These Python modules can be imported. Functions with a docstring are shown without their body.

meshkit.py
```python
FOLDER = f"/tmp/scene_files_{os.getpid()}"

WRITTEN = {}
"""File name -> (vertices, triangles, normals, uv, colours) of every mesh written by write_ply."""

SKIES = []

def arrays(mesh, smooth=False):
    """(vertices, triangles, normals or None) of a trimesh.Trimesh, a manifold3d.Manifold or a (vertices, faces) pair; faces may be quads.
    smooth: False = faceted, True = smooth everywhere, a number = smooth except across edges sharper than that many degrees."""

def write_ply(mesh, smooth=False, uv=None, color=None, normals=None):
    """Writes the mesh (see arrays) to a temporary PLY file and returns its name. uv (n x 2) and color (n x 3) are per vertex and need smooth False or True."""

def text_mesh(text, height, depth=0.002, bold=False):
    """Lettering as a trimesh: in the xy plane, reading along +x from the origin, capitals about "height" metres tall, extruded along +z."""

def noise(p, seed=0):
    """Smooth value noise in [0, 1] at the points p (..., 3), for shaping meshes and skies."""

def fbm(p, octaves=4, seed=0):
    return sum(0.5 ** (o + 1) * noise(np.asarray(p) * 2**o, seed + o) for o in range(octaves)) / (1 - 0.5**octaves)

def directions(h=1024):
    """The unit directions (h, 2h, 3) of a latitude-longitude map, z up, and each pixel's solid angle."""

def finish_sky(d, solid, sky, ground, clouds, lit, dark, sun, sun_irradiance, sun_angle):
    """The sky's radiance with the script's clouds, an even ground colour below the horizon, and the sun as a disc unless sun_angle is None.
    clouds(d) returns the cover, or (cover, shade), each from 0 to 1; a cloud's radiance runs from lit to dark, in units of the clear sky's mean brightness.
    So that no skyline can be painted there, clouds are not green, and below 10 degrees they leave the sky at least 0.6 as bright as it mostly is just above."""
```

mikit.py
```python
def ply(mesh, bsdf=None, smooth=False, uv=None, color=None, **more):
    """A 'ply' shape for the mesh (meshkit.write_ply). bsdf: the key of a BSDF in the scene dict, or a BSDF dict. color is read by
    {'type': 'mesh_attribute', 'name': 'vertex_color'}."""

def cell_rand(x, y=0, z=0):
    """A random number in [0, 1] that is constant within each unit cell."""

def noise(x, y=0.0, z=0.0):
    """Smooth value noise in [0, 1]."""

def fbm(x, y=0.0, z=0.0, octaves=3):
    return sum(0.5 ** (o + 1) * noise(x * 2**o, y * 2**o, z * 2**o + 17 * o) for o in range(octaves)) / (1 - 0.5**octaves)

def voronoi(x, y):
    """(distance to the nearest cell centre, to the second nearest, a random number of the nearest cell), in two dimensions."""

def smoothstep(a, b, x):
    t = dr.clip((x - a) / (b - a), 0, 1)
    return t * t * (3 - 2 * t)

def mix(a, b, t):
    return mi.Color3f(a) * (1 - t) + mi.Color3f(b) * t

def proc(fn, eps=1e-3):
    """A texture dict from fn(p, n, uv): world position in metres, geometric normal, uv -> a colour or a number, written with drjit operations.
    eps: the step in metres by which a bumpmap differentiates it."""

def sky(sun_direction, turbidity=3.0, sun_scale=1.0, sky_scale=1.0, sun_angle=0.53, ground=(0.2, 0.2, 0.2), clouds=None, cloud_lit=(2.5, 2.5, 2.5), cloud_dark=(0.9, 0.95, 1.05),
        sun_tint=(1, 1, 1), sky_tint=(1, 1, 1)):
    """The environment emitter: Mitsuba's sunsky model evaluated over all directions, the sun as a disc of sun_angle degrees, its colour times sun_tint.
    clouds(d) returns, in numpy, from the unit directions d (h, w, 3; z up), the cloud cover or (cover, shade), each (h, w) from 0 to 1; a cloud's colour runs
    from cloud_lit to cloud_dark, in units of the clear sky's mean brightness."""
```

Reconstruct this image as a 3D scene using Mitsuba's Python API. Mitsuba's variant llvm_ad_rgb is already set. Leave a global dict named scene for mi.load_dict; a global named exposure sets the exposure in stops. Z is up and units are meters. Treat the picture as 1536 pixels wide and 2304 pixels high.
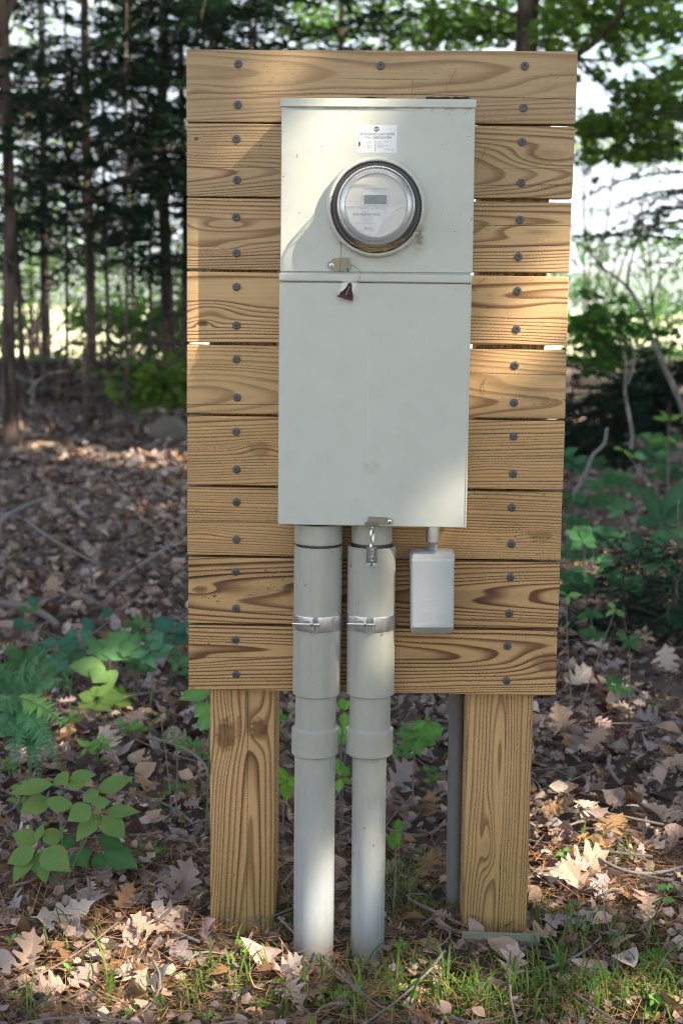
import math, random
import numpy as np, trimesh, manifold3d, shapely
from shapely.geometry import Polygon
import drjit as dr, mitsuba as mi, mikit, meshkit
from mikit import noise, fbm, smoothstep, mix, cell_rand

# ---------------------------------------------------------------- camera, light, exposure
CAM = np.array([0.0071, -3.0043, 1.3046]); PITCH, YAW, ROLL, FPX = 0.1424, -0.0248, 0.0116, 3300.0
FW = np.array([math.sin(YAW) * math.cos(PITCH), math.cos(YAW) * math.cos(PITCH), -math.sin(PITCH)])
_r = np.cross(FW, [0, 0, 1.0]); _r /= np.linalg.norm(_r); _u = np.cross(_r, FW)
RT = math.cos(ROLL) * _r + math.sin(ROLL) * _u; UP = -math.sin(ROLL) * _r + math.cos(ROLL) * _u
T = mi.ScalarTransform4f
SUN = np.array([0.64, -0.43, 0.645]); SUN /= np.linalg.norm(SUN)
exposure = 3.28
scene, labels = {}, {}
scene['camera'] = {'type': 'thinlens', 'fov': math.degrees(2 * math.atan(768 / FPX)), 'fov_axis': 'x', 'aperture_radius': 0.0058,
                   'focus_distance': 2.93, 'near_clip': 0.05, 'far_clip': 3000.0,
                   'to_world': T().look_at(origin=CAM.tolist(), target=(CAM + FW).tolist(), up=UP.tolist())}


def clouds(d):
    c = meshkit.fbm(d * np.array([3.0, 3.0, 6.0]), 4, 5)
    return np.clip((c - 0.34) * 4.0, 0, 0.95)


scene['sky'] = mikit.sky(SUN.tolist(), turbidity=3, clouds=clouds, cloud_lit=(1.9, 2.08, 2.36), sun_tint=(0.94, 1.0, 1.08), sky_tint=(0.985, 0.985, 0.985))

# ---------------------------------------------------------------- helpers
rng = np.random.default_rng(11)


def at(px, py, Y):
    """the point of the plane y = Y that pixel (px, py) of the 1536 x 2304 photograph shows"""
    d = FW + RT * (px - 768) / FPX - UP * (py - 1152) / FPX
    return CAM + d * (Y - CAM[1]) / d[1]


def ground_z(x, y):
    x, y = np.asarray(x, float), np.asarray(y, float)
    z = np.where(y < 0, -0.055 + 0.12 * y, -0.055 + 0.021 * y)
    z = np.where(y < -1.5, -0.235 + 0.02 * (y + 1.5), z)
    z = np.where(y > 16, 0.28 - 0.012 * (np.minimum(y, 60) - 16), z)
    p = np.stack([x, y, 0 * x], -1)
    near = np.clip((26 - y) / 10, 0, 1)
    return z + near * (0.07 * (meshkit.fbm(p * 0.9, 3, 3) - 0.5) + 0.03 * (meshkit.fbm(p * 5, 2, 8) - 0.5))


def on_ground(px, py):
    d = FW + RT * (px - 768) / FPX - UP * (py - 1152) / FPX
    t = 1.0
    for _ in range(400):
        p = CAM + d * t
        h = p[2] - float(ground_z(p[0], p[1]))
        if h < 0.002: break
        t += max(0.004, h * 0.6)
    return CAM + d * t


def key_of(name, parent=None):
    base = (parent + '__' if parent else '') + name
    k, n = base, 0
    while k in scene or k in labels or any(x.startswith(k + '__') for x in ()):
        n += 1; k = f'{base}_{n:03d}'
    return k


def obj(name, mesh, m, parent=None, smooth=False, color=None, **more):
    k = key_of(name, parent)
    scene[k] = mikit.ply(mesh, m, smooth=smooth, color=color, **more)
    return k


def thing(name, label, cat, group=None):
    k = key_of(name)
    labels[k] = {'label': label, 'category': cat}
    if group: labels[k]['group'] = group
    return k


def tag(k, label, cat, group=None, kind=None):
    labels[k] = {'label': label, 'category': cat}
    if group: labels[k]['group'] = group
    if kind: labels[k]['kind'] = kind
    return k


def part_label(k, label): labels[k] = {'label': label}


def stuff(k):
    labels.setdefault(k, {})['kind'] = 'stuff'
    return k


def struct(name, mesh, m, smooth=False, color=None):
    k = obj(name, mesh, m, None, smooth, color)
    labels[k] = {'kind': 'structure', 'label': STRUCT_LABEL[name], 'category': name}
    return k


STRUCT_LABEL = {'ground': 'brown forest floor soil under the dead leaves and posts', 'field': 'bright sunlit meadow beyond the trees and wall',
                'hills': 'pale bluish distant wooded hills under the white sky'}


def cat_mesh(ms):
    vs, fs, n = [], [], 0
    for v, f in ((m.vertices, m.faces) if hasattr(m, 'vertices') else m for m in ms):
        vs.append(np.asarray(v)); fs.append(np.asarray(f) + n); n += len(v)
    return np.vstack(vs), np.vstack(fs)


def hull_pts(pts, r=0.0, seg=8):
    if r <= 0:
        return trimesh.convex.convex_hull(np.asarray(pts))
    s = trimesh.creation.icosphere(1, r) if seg > 6 else trimesh.creation.icosahedron()
    sv = np.array(s.vertices) if seg > 6 else np.array(s.vertices) * r
    return trimesh.convex.convex_hull((np.asarray(pts)[:, None] + sv[None]).reshape(-1, 3))


def slab(tl, tr, br, bl, y0, y1, r=0.0025):
    """a board whose front face (y0) has these corners (x, z); back at y1; edges rounded by r"""
    c = np.array([tl, tr, br, bl], float); m = c.mean(0); pts = []
    for q in c:
        q = q + np.sign(m - q) * r
        pts += [[q[0], y0 + r, q[1]], [q[0], y1 - r, q[1]]]
    return hull_pts(pts, r)


def pslab(px, Yf, Yb, r=0.0025):
    """slab from four photo pixels tl, tr, br, bl lying in the plane y = Yf"""
    return slab(*[at(x, y, Yf)[[0, 2]] for x, y in px], Yf, Yb, r)


def lathe(profile, seg=64):
    """profile of (radius, height) revolved about z"""
    return trimesh.creation.revolve(np.array(profile, float), sections=seg)


def place(m, origin, axis='z'):
    m = m.copy(); v = np.array(m.vertices)
    if axis == 'front': v = np.stack([v[:, 0], -v[:, 2], v[:, 1]], 1)      # z of the mesh comes out towards the camera (-y)
    m.vertices = v + np.asarray(origin)
    return m


def tube(points, radii, sides=8, cap=True):
    p = np.asarray(points, float); n = len(p)
    radii = np.broadcast_to(radii, (n,)).astype(float)
    t = np.gradient(p, axis=0); t /= np.linalg.norm(t, axis=1, keepdims=True) + 1e-12
    ref = np.array([0.123, 0.9, 0.31]) if abs(t[0] @ [0.123, 0.9, 0.31]) < 0.9 else np.array([1.0, 0, 0])
    a = np.cross(t, ref); a /= np.linalg.norm(a, axis=1, keepdims=True); b = np.cross(t, a)
    ang = np.arange(sides) * 2 * np.pi / sides
    v = (p[:, None] + radii[:, None, None] * (np.cos(ang)[None, :, None] * a[:, None] + np.sin(ang)[None, :, None] * b[:, None])).reshape(-1, 3)
    i, j = np.meshgrid(np.arange(n - 1), np.arange(sides), indexing='ij'); j2 = (j + 1) % sides
    q = np.stack([i * sides + j, i * sides + j2, (i + 1) * sides + j2, (i + 1) * sides + j], -1).reshape(-1, 4)
    f = np.vstack([q[:, [0, 1, 2]], q[:, [0, 2, 3]]])
    if cap:
        v = np.vstack([v, p[:1], p[-1:]]); k = np.arange(sides); k2 = (k + 1) % sides
        f = np.vstack([f, np.stack([0 * k + n * sides, k2, k], 1), np.stack([0 * k + n * sides + 1, (n - 1) * sides + k, (n - 1) * sides + k2], 1)])
    return v, f


def bezier(a, b, c, n=10):
    t = np.linspace(0, 1, n)[:, None]; a, b, c = map(np.asarray, (a, b, c))
    return (1 - t) ** 2 * a + 2 * t * (1 - t) * b + t ** 2 * c


def spline(pts, n=24):
    from scipy.interpolate import CubicSpline
    p = np.asarray(pts, float); s = np.r_[0, np.cumsum(np.linalg.norm(np.diff(p, axis=0), axis=1))]
    return CubicSpline(s, p)(np.linspace(0, s[-1], n))


def lettering(text, x0, x1, ybase, cap, Y, depth=0.0004, bold=False):
    """text between photo pixels x0..x1 on a baseline, capitals cap pixels tall, raised from the plane y = Y"""
    a, b, top = at(x0, ybase, Y), at(x1, ybase, Y), at(x0, ybase - cap, Y)
    m = meshkit.text_mesh(text, 0.01, depth, bold)
    v = np.array(m.vertices); v[:, 0] = (v[:, 0] - v[:, 0].min()) / (np.ptp(v[:, 0]) + 1e-9)
    v = np.stack([a[0] + v[:, 0] * (b[0] - a[0]), Y - v[:, 2], a[2] + v[:, 1] / 0.01 * (top[2] - a[2]) + v[:, 0] * (b[2] - a[2])], 1)
    return trimesh.Trimesh(v, np.array(m.faces)[:, ::-1] if True else m.faces, process=False)


def flat_shape(poly, Yf, depth=0.0006):
    """a shapely polygon in (x, z) as a thin plate whose front lies at y = Yf"""
    geoms = getattr(poly, 'geoms', [poly])
    ms = []
    for g in geoms:
        m = trimesh.creation.extrude_polygon(g, depth, engine='earcut')
        v = np.array(m.vertices); m.vertices = np.stack([v[:, 0], Yf + depth - v[:, 2], v[:, 1]], 1); m.invert() if m.volume < 0 else None
        ms.append(m)
    return trimesh.util.concatenate(ms)


def ppoly(px, Y): return Polygon([at(x, y, Y)[[0, 2]] for x, y in px])


def frames(nrm, dirs):
    n = nrm / (np.linalg.norm(nrm, axis=1, keepdims=True) + 1e-9)
    d = dirs - n * (dirs * n).sum(1, keepdims=True); d /= np.linalg.norm(d, axis=1, keepdims=True) + 1e-9
    return np.stack([np.cross(d, n), d, n], 2)     # columns: side, along, normal


def scatter(tv, tf, pos, R, size, width=None):
    """copies of one little mesh (tv, tf), each turned by R, scaled and moved; one mesh"""
    n = len(pos); s = np.stack([size if width is None else width, size, size], 1) if np.ndim(size) else np.full((n, 3), size)
    v = np.einsum('nij,nkj->nki', R, tv[None] * s[:, None, :]) + pos[:, None]
    f = tf[None] + (np.arange(n) * len(tv))[:, None, None]
    return v.reshape(-1, 3), f.reshape(-1, 3)


def rep(col, k): return np.repeat(np.clip(col, 0.005, 0.95), k, axis=0)


def unit(v): v = np.asarray(v, float); return v / np.linalg.norm(v)


# ---------------------------------------------------------------- materials
def rgb(*c): return {'type': 'rgb', 'value': list(c)}


VC = {'type': 'mesh_attribute', 'name': 'vertex_color'}


def two(b): return {'type': 'twosided', 'bsdf': b}


def princ(col, rough=0.5, **k): return two({'type': 'principled', 'base_color': rgb(*col) if isinstance(col, tuple) else col, 'roughness': rough, **k})


# planks: rows of (photo y of the left and right ends of top and bottom edge)
LT = [110, 276, 444, 610, 775, 935, 1096, 1254, 1407]; LB = [273, 441, 605, 769, 929, 1090, 1248, 1402, 1552]
RTp = [114, 284, 455, 622, 788, 948, 1108, 1267, 1420]; RB = [278, 446, 614, 777, 942, 1102, 1261, 1415, 1566]
LX = [419, 420, 420, 420, 420, 421, 421, 423, 424]; RX = [(1300, 1294), (1293, 1287), (1286, 1280), (1279, 1275), (1274, 1271), (1271, 1266), (1265, 1261), (1260, 1255), (1254, 1250)]
corner = [[at(LX[i], LT[i], 0)[[0, 2]], at(RX[i][0], RTp[i], 0)[[0, 2]], at(RX[i][1], RB[i], 0)[[0, 2]], at(LX[i], LB[i], 0)[[0, 2]]] for i in range(9)]
ZC = [float(np.mean([c[1] for c in q])) for q in corner]
SPLIT = [float((corner[i][2][1] + corner[i][3][1] + corner[i + 1][0][1] + corner[i + 1][1][1]) / 4) for i in range(8)]
# grain of each plank: centre t, its slope, depth of the pith, its slope, ring spacing, warp, latewood strength, tone, stain
GR = [[0.030, 0.02, 0.060, 0.02, 0.0075, 0.009, 0.55, 0.86, 0.10],
      [-0.020, 0.02, 0.050, 0.07, 0.0054, 0.009, 0.80, 0.94, 0.12],
      [0.012, 0.02, 0.045, 0.03, 0.0054, 0.009, 0.85, 1.00, 0.12],
      [0.030, 0.00, 0.042, -0.02, 0.0070, 0.011, 1.00, 1.12, 0.10],
      [-0.035, 0.02, 0.065, 0.05, 0.0072, 0.009, 0.50, 1.08, 0.35],
      [0.100, 0.02, 0.045, 0.02, 0.0058, 0.007, 0.70, 1.06, 0.22],
      [0.130, -0.02, 0.035, 0.02, 0.0056, 0.007, 0.75, 1.00, 0.35],
      [-0.006, 0.01, 0.046, -0.05, 0.0066, 0.007, 1.05, 0.92, 0.75],
      [0.020, 0.02, 0.034, 0.03, 0.0064, 0.007, 1.05, 0.96, 0.65]]


def st(px, py, i): p = at(px, py, 0); return [float(p[0]), float(p[2] - ZC[i])]


# bumps (s, t, height, half length, half width, dark knot) per plank, three each
Z6 = [0, 0, 0, 0.03, 0.02, 0]
BUMP = [[st(1268, 188, 0) + [0.018, 0.05, 0.02, 0.0], st(440, 195, 0) + [0.012, 0.03, 0.012, 0.0], st(900, 205, 0) + [-0.01, 0.09, 0.02, 0]],
        [st(1225, 352, 1) + [0.026, 0.055, 0.022, 0.25], st(470, 350, 1) + [0.012, 0.05, 0.016, 0], st(441, 311, 1) + [0.010, 0.006, 0.005, 1.0]],
        [st(505, 507, 2) + [0.020, 0.05, 0.012, 0.1], st(480, 560, 2) + [-0.014, 0.05, 0.012, 0], st(1195, 520, 2) + [0.016, 0.06, 0.014, 0]],
        [st(472, 697, 3) + [0.024, 0.040, 0.018, 0.0], st(457, 727, 3) + [0.018, 0.016, 0.008, 0.9], st(1268, 692, 3) + [0.022, 0.045, 0.018, 0]],
        [st(470, 850, 4) + [-0.015, 0.08, 0.03, 0], st(1150, 870, 4) + [0.012, 0.09, 0.02, 0.12], st(1230, 860, 4) + [0.01, 0.05, 0.015, 0]],
        [st(585, 1008, 5) + [0.024, 0.030, 0.016, 0.4], st(1110, 1050, 5) + [0.012, 0.04, 0.012, 0], st(440, 1000, 5) + [-0.008, 0.06, 0.02, 0]],
        [st(455, 1196, 6) + [0.016, 0.04, 0.013, 0.1], st(1215, 1206, 6) + [0.014, 0.03, 0.012, 0.5], st(600, 1180, 6) + [0.01, 0.05, 0.02, 0]],
        [st(450, 1327, 7) + [0.012, 0.02, 0.010, 0.6], st(570, 1330, 7) + [0.012, 0.10, 0.016, 0.2], st(1080, 1340, 7) + [0.010, 0.12, 0.014, 0.1]],
        [st(1236, 1490, 8) + [0.024, 0.045, 0.026, 0.6], st(470, 1472, 8) + [0.010, 0.09, 0.012, 0.15], st(1020, 1490, 8) + [-0.012, 0.1, 0.02, 0]]]
TAB = [mi.Float([float(GR[i][c]) for i in range(9)]) for c in range(9)]
TB = [[mi.Float([float(BUMP[i][b][c]) for i in range(9)]) for c in range(6)] for b in range(3)]
TZ = mi.Float(ZC)


def grain_height(s, t, idx, g, bumps):
    tc, ts, d0, ds, sp, wp = g[:6]
    w = (fbm(s * 2.2 + idx * 7.3, t * 9 + idx * 3.1, 0.5, 3) - 0.5) * wp * 1.6 + (noise(s * 11 + idx * 5.0, t * 45, 2.5) - 0.5) * 0.0028
    dd = d0 + ds * s
    r = dr.sqrt(dr.square(t - tc - ts * s) + dr.square(dd)) + w
    knot = mi.Float(0)
    for bs, bt, A, a, b, k in bumps:
        q = dr.square((s - bs) / a) + dr.square((t - bt) / b)
        r = r + A * 0.5 * dr.exp(-(dr.square((s - bs) / (a * 1.5)) + dr.square((t - bt) / b)))
        knot = dr.maximum(knot, k * (1 - smoothstep(0.25, 1.0, q + 0.5 * (noise(s * 150, t * 150, 3.0) - 0.5))))
    ph = r / sp + 0.7 * (noise(r * 70, idx * 3.7, 1.0) - 0.5) * 2
    u = ph - dr.floor(ph)
    late = smoothstep(0.38, 0.84, u) * (1 - smoothstep(0.88, 0.99, u))
    late = late * (0.45 + 0.75 * noise(dr.floor(ph) * 3.3, idx * 9.1, 0.3))
    return late, knot, u


def wood_color(s, t, idx, late, knot, strength, tone, stain, warm):
    fib = noise(s * 14, t * 700, idx) * 0.6 + noise(s * 50, t * 1500, idx + 3) * 0.4
    blotch = fbm(s * 4 + idx * 2.1, t * 16, 4.0, 4)
    early = mix((0.475, 0.326, 0.180), (0.500, 0.304, 0.134), warm)
    dark = mix((0.195, 0.098, 0.043), (0.135, 0.054, 0.019), warm)
    c = mix(early, dark, dr.clip(late * strength * 1.15, 0, 1))
    c = c * (0.80 + 0.28 * fib + 0.26 * (blotch - 0.5)) * tone
    grime = smoothstep(0.5, 0.75, fbm(s * 6 + idx * 4.4, t * 22, 9.0, 4)) * stain
    c = mix(c, c * mi.Color3f(0.30, 0.28, 0.27), dr.clip(grime * (0.35 + 0.9 * late), 0, 0.95))
    specks = smoothstep(0.80, 0.9, noise(s * 160, t * 420, idx)) * smoothstep(0.55, 0.8, fbm(s * 9, t * 30, idx + 5.0, 2)) * (0.2 + stain)
    c = mix(c, mi.Color3f(0.05, 0.035, 0.025), dr.clip(specks, 0, 0.8))
    return mix(c, mi.Color3f(0.13, 0.060, 0.024) * (0.6 + 0.8 * noise(s * 60, t * 160, 2.0)), dr.clip(knot, 0, 0.92))


def plank_parts(p):
    idx = mi.UInt32(0)
    for z in SPLIT: idx += dr.select(p.z < z, mi.UInt32(1), mi.UInt32(0))
    g = [dr.gather(mi.Float, tb, idx) for tb in TAB]
    b = [[dr.gather(mi.Float, tb, idx) for tb in row] for row in TB]
    s, t = p.x, p.z - dr.gather(mi.Float, TZ, idx)
    fi = mi.Float(idx)
    late, knot, u = grain_height(s, t + p.y * 0.4, fi, g, b)
    return s, t, fi, g, late, knot, u


def plank_col(p, n, uv):
    s, t, fi, g, late, knot, u = plank_parts(p)
    c = wood_color(s, t, fi, late, knot, g[6] * 0.98, g[7], g[8], smoothstep(0.0, 6.0, fi))
    wob = 0.0022 * (noise(s * 9, fi, 3.0) - 0.5) + 0.012 * (noise(s * 1.7, fi * 3, 8.0) - 0.5)
    for k in range(2):   # drying checks along the grain
        tk = (cell_rand(fi, k + 3) - 0.5) * 0.10
        on = smoothstep(0.50, 0.66, noise(s * 3.1 + 5 * k, fi * 2.3, 11.0 + k))
        ck = (1 - smoothstep(0.0003, 0.0012, dr.abs(t - tk - wob))) * on
        c = mix(c, mi.Color3f(0.045, 0.03, 0.02), ck * 0.85)
    return c


def plank_bump(p, n, uv):
    s, t, fi, g, late, knot, u = plank_parts(p)
    return late * 0.0006 + 0.00025 * noise(s * 30, t * 900, fi)


scene['mat_plank'] = two({'type': 'bumpmap', 'arbitrary': mikit.proc(plank_bump, 6e-4), 'scale': 1.0, 'bsdf': {'type': 'principled', 'base_color': mikit.proc(plank_col), 'roughness': 0.62, 'specular': 0.35}})
# posts: grain runs up
PXC = (float(at(545, 1800, 0.038)[0]), float(at(1116, 1800, 0.038)[0]))


def post_st(px, py, i): p = at(px, py, 0.038); return [float(p[2]), float(p[0] - PXC[i])]


PG = [[0.014, 0.02, 0.036, 0.03, 0.0064, 0.010], [-0.008, 0.02, 0.026, 0.02, 0.0058, 0.010]]
PB = [[post_st(508, 1655, 0) + [0.024, 0.045, 0.025, 0.80], post_st(538, 1640, 0) + [0.01, 0.035, 0.009, 0.5], post_st(583, 1642, 0) + [0.022, 0.028, 0.023, 0.85]],
      [post_st(1098, 1885, 1) + [0.022, 0.050, 0.012, 0.0], post_st(1090, 1920, 1) + [0.012, 0.030, 0.02, 0.1], post_st(1130, 1700, 1) + [-0.008, 0.2, 0.015, 0]]]


def post_parts(p):
    right = p.x > 0
    pick = lambda a, b: dr.select(right, mi.Float(b), mi.Float(a))
    g = [pick(PG[0][c], PG[1][c]) for c in range(6)]
    b = [[pick(PB[0][k][c], PB[1][k][c]) for c in range(6)] for k in range(3)]
    s, t = mi.Float(p.z), p.x - pick(*PXC)
    fi = pick(21.0, 33.0)
    late, knot, u = grain_height(s, t + (p.y - 0.038) * 0.7, fi, g, b)
    return s, t, fi, late, knot


def post_col(p, n, uv):
    s, t, fi, late, knot = post_parts(p)
    c = wood_color(s, t, fi, late, knot, 0.78, 1.06, 0.18, mi.Float(0.9))
    ck = (1 - smoothstep(0.0004, 0.0015, dr.abs(t - 0.012 - 0.01 * (noise(s * 3, fi, 1.0) - 0.5)))) * smoothstep(0.4, 0.6, noise(s * 4, fi, 6.0))
    c = mix(c, mi.Color3f(0.05, 0.03, 0.02), ck * 0.8)
    damp = 1 - smoothstep(-0.03, 0.20 + 0.12 * fbm(p.x * 12, p.z * 3, 2.0, 2), s)
    return mix(c, c * mi.Color3f(0.55, 0.62, 0.48), damp * 0.75)


scene['mat_post'] = two({'type': 'bumpmap', 'arbitrary': mikit.proc(lambda p, n, uv: post_parts(p)[3] * 0.0006, 6e-4), 'scale': 1.0, 'bsdf': {'type': 'principled', 'base_color': mikit.proc(post_col), 'roughness': 0.65, 'specular': 0.3}})
YU_ = -0.118
MC = at(846, 466, -0.125)                            # centre of the meter on the cover
STAIN = at(940, 534, -0.12)


def paint_col(p, n, uv):
    c = mi.Color3f(0.450, 0.460, 0.418) * (0.96 + 0.07 * fbm(p.x * 7, p.z * 5, p.y * 7, 3))
    streak = smoothstep(0.35, 0.75, fbm(p.x * 30, p.z * 30, 2.0, 3)) * 0.03
    c = c * (1 - streak)
    d2 = dr.square((p.x - float(STAIN[0])) / 0.010) + dr.square((p.z - float(STAIN[2])) / 0.020)
    st_ = dr.exp(-d2) * smoothstep(0.35, 0.62, fbm(p.x * 160, p.z * 160, 1.0, 3)) * 1.2
    c = mix(c, mi.Color3f(0.16, 0.11, 0.05), dr.clip(st_, 0, 0.8))
    sp = smoothstep(0.93, 0.95, noise(p.x * 190, p.z * 190, p.y * 60)) * smoothstep(0.60, 0.66, noise(p.x * 15, p.z * 15, 4.0))
    c = mix(c, mi.Color3f(0.10, 0.07, 0.04), sp * 0.6)
    ln = dr.abs(p.x - (float(at(829, 700, YU_)[0]) + (p.z - 1.25) * -0.012)); c = c * (1 + 0.05 * (1 - smoothstep(0.0006, 0.002, ln)) * smoothstep(0.9, 1.0, p.z) * (1 - smoothstep(1.22, 1.26, p.z)))
    seam = smoothstep(0.0, 1.0, 1 - dr.abs(p.z - float(at(850, 243, YU_)[2])) / 0.003) * smoothstep(0.35, 0.6, fbm(p.x * 60, p.z * 40, 3.0, 3))
    return mix(c, mi.Color3f(0.20, 0.17, 0.09), seam * 0.6)


scene['mat_paint'] = two({'type': 'bumpmap', 'arbitrary': mikit.proc(lambda p, n, uv: 0.0009 * fbm(p.x * 9, p.z * 6, p.y * 9, 2) + 0.00004 * noise(p.x * 420, p.z * 420, p.y * 420), 1e-3), 'scale': 1.0, 'bsdf': {'type': 'principled', 'base_color': mikit.proc(paint_col), 'roughness': 0.36, 'specular': 0.5}})


def pvc_col(p, n, uv):
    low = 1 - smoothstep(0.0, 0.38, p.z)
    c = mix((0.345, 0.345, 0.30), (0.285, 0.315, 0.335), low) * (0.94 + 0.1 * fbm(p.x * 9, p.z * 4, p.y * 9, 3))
    c = c * (1 - 0.06 * smoothstep(0.55, 0.8, noise(p.x * 90, p.z * 1.5, p.y * 90)))
    sp = smoothstep(0.90, 0.94, noise(p.x * 110, p.z * 80, p.y * 110)) * smoothstep(0.58, 0.68, noise(p.x * 17, p.z * 12, 7.0))
    c = mix(c, mi.Color3f(0.10, 0.075, 0.05), sp * 0.8)
    mud = (1 - smoothstep(-0.08, 0.03 + 0.05 * fbm(p.x * 30, p.y * 30, 3.0, 2), p.z))
    return mix(c, mi.Color3f(0.13, 0.10, 0.07), mud * 0.65)


scene['mat_pvc'] = princ(mikit.proc(pvc_col), 0.30, specular=0.5)
scene['mat_cover'] = princ((0.36, 0.38, 0.385), 0.33, specular=0.5)
scene['mat_conduit_dark'] = princ((0.17, 0.165, 0.17), 0.5)
scene['mat_screw'] = princ((0.075, 0.075, 0.08), 0.45, metallic=0.3)
scene['mat_steel'] = princ((0.66, 0.67, 0.68), 0.24, metallic=0.92)
scene['mat_brass'] = princ((0.215, 0.19, 0.155), 0.38, metallic=0.6)
scene['mat_straw'] = princ((0.34, 0.245, 0.11), 0.6)
scene['mat_lock'] = princ((0.16, 0.14, 0.135), 0.35, metallic=0.5)
scene['mat_black'] = princ((0.02, 0.02, 0.022), 0.4)
scene['mat_gasket'] = princ((0.035, 0.03, 0.032), 0.3)
scene['mat_ink'] = princ((0.045, 0.045, 0.05), 0.6)
scene['mat_faint_ink'] = princ((0.13, 0.13, 0.13), 0.6)
scene['mat_sticker'] = princ((0.58, 0.60, 0.63), 0.4)
scene['mat_nameplate'] = princ((0.47, 0.465, 0.45), 0.4)
scene['mat_face'] = princ((0.41, 0.385, 0.35), 0.45)
scene['mat_lcd'] = princ((0.055, 0.068, 0.055), 0.4)
scene['mat_silver'] = princ((0.66, 0.66, 0.68), 0.28, metallic=0.6)
scene['mat_glass'] = {'type': 'thindielectric', 'int_ior': 1.5}
scene['mat_maroon'] = princ((0.045, 0.016, 0.02), 0.6, specular=0.2)
scene['mat_twig'] = princ((0.17, 0.14, 0.125), 0.8)
scene['mat_stem'] = princ((0.10, 0.15, 0.06), 0.6)
scene['mat_pale_twig'] = princ((0.17, 0.165, 0.165), 0.8)
scene['mat_needle'] = princ((0.36, 0.16, 0.06), 0.6)
scene['mat_rust'] = princ((0.30, 0.12, 0.05), 0.8)
scene['mat_old_board'] = princ((0.17, 0.18, 0.14), 0.8)


def bark(lo, hi, f):
    def fn(p, n, uv):
        a = fbm(p.x * f, p.z * f * 0.22, p.y * f, 4)
        return mix(lo, hi, smoothstep(0.3, 0.72, a))
    return mikit.proc(fn)


scene['mat_bark'] = princ(bark((0.028, 0.020, 0.016), (0.135, 0.095, 0.078), 26.0), 0.9)
scene['mat_bark_pale'] = princ(bark((0.10, 0.09, 0.085), (0.34, 0.31, 0.29), 30.0), 0.85)


def soil(p, n, uv):
    return mix((0.030, 0.022, 0.016), (0.115, 0.085, 0.065), fbm(p.x * 16, p.y * 16, 0.0, 4))


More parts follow.
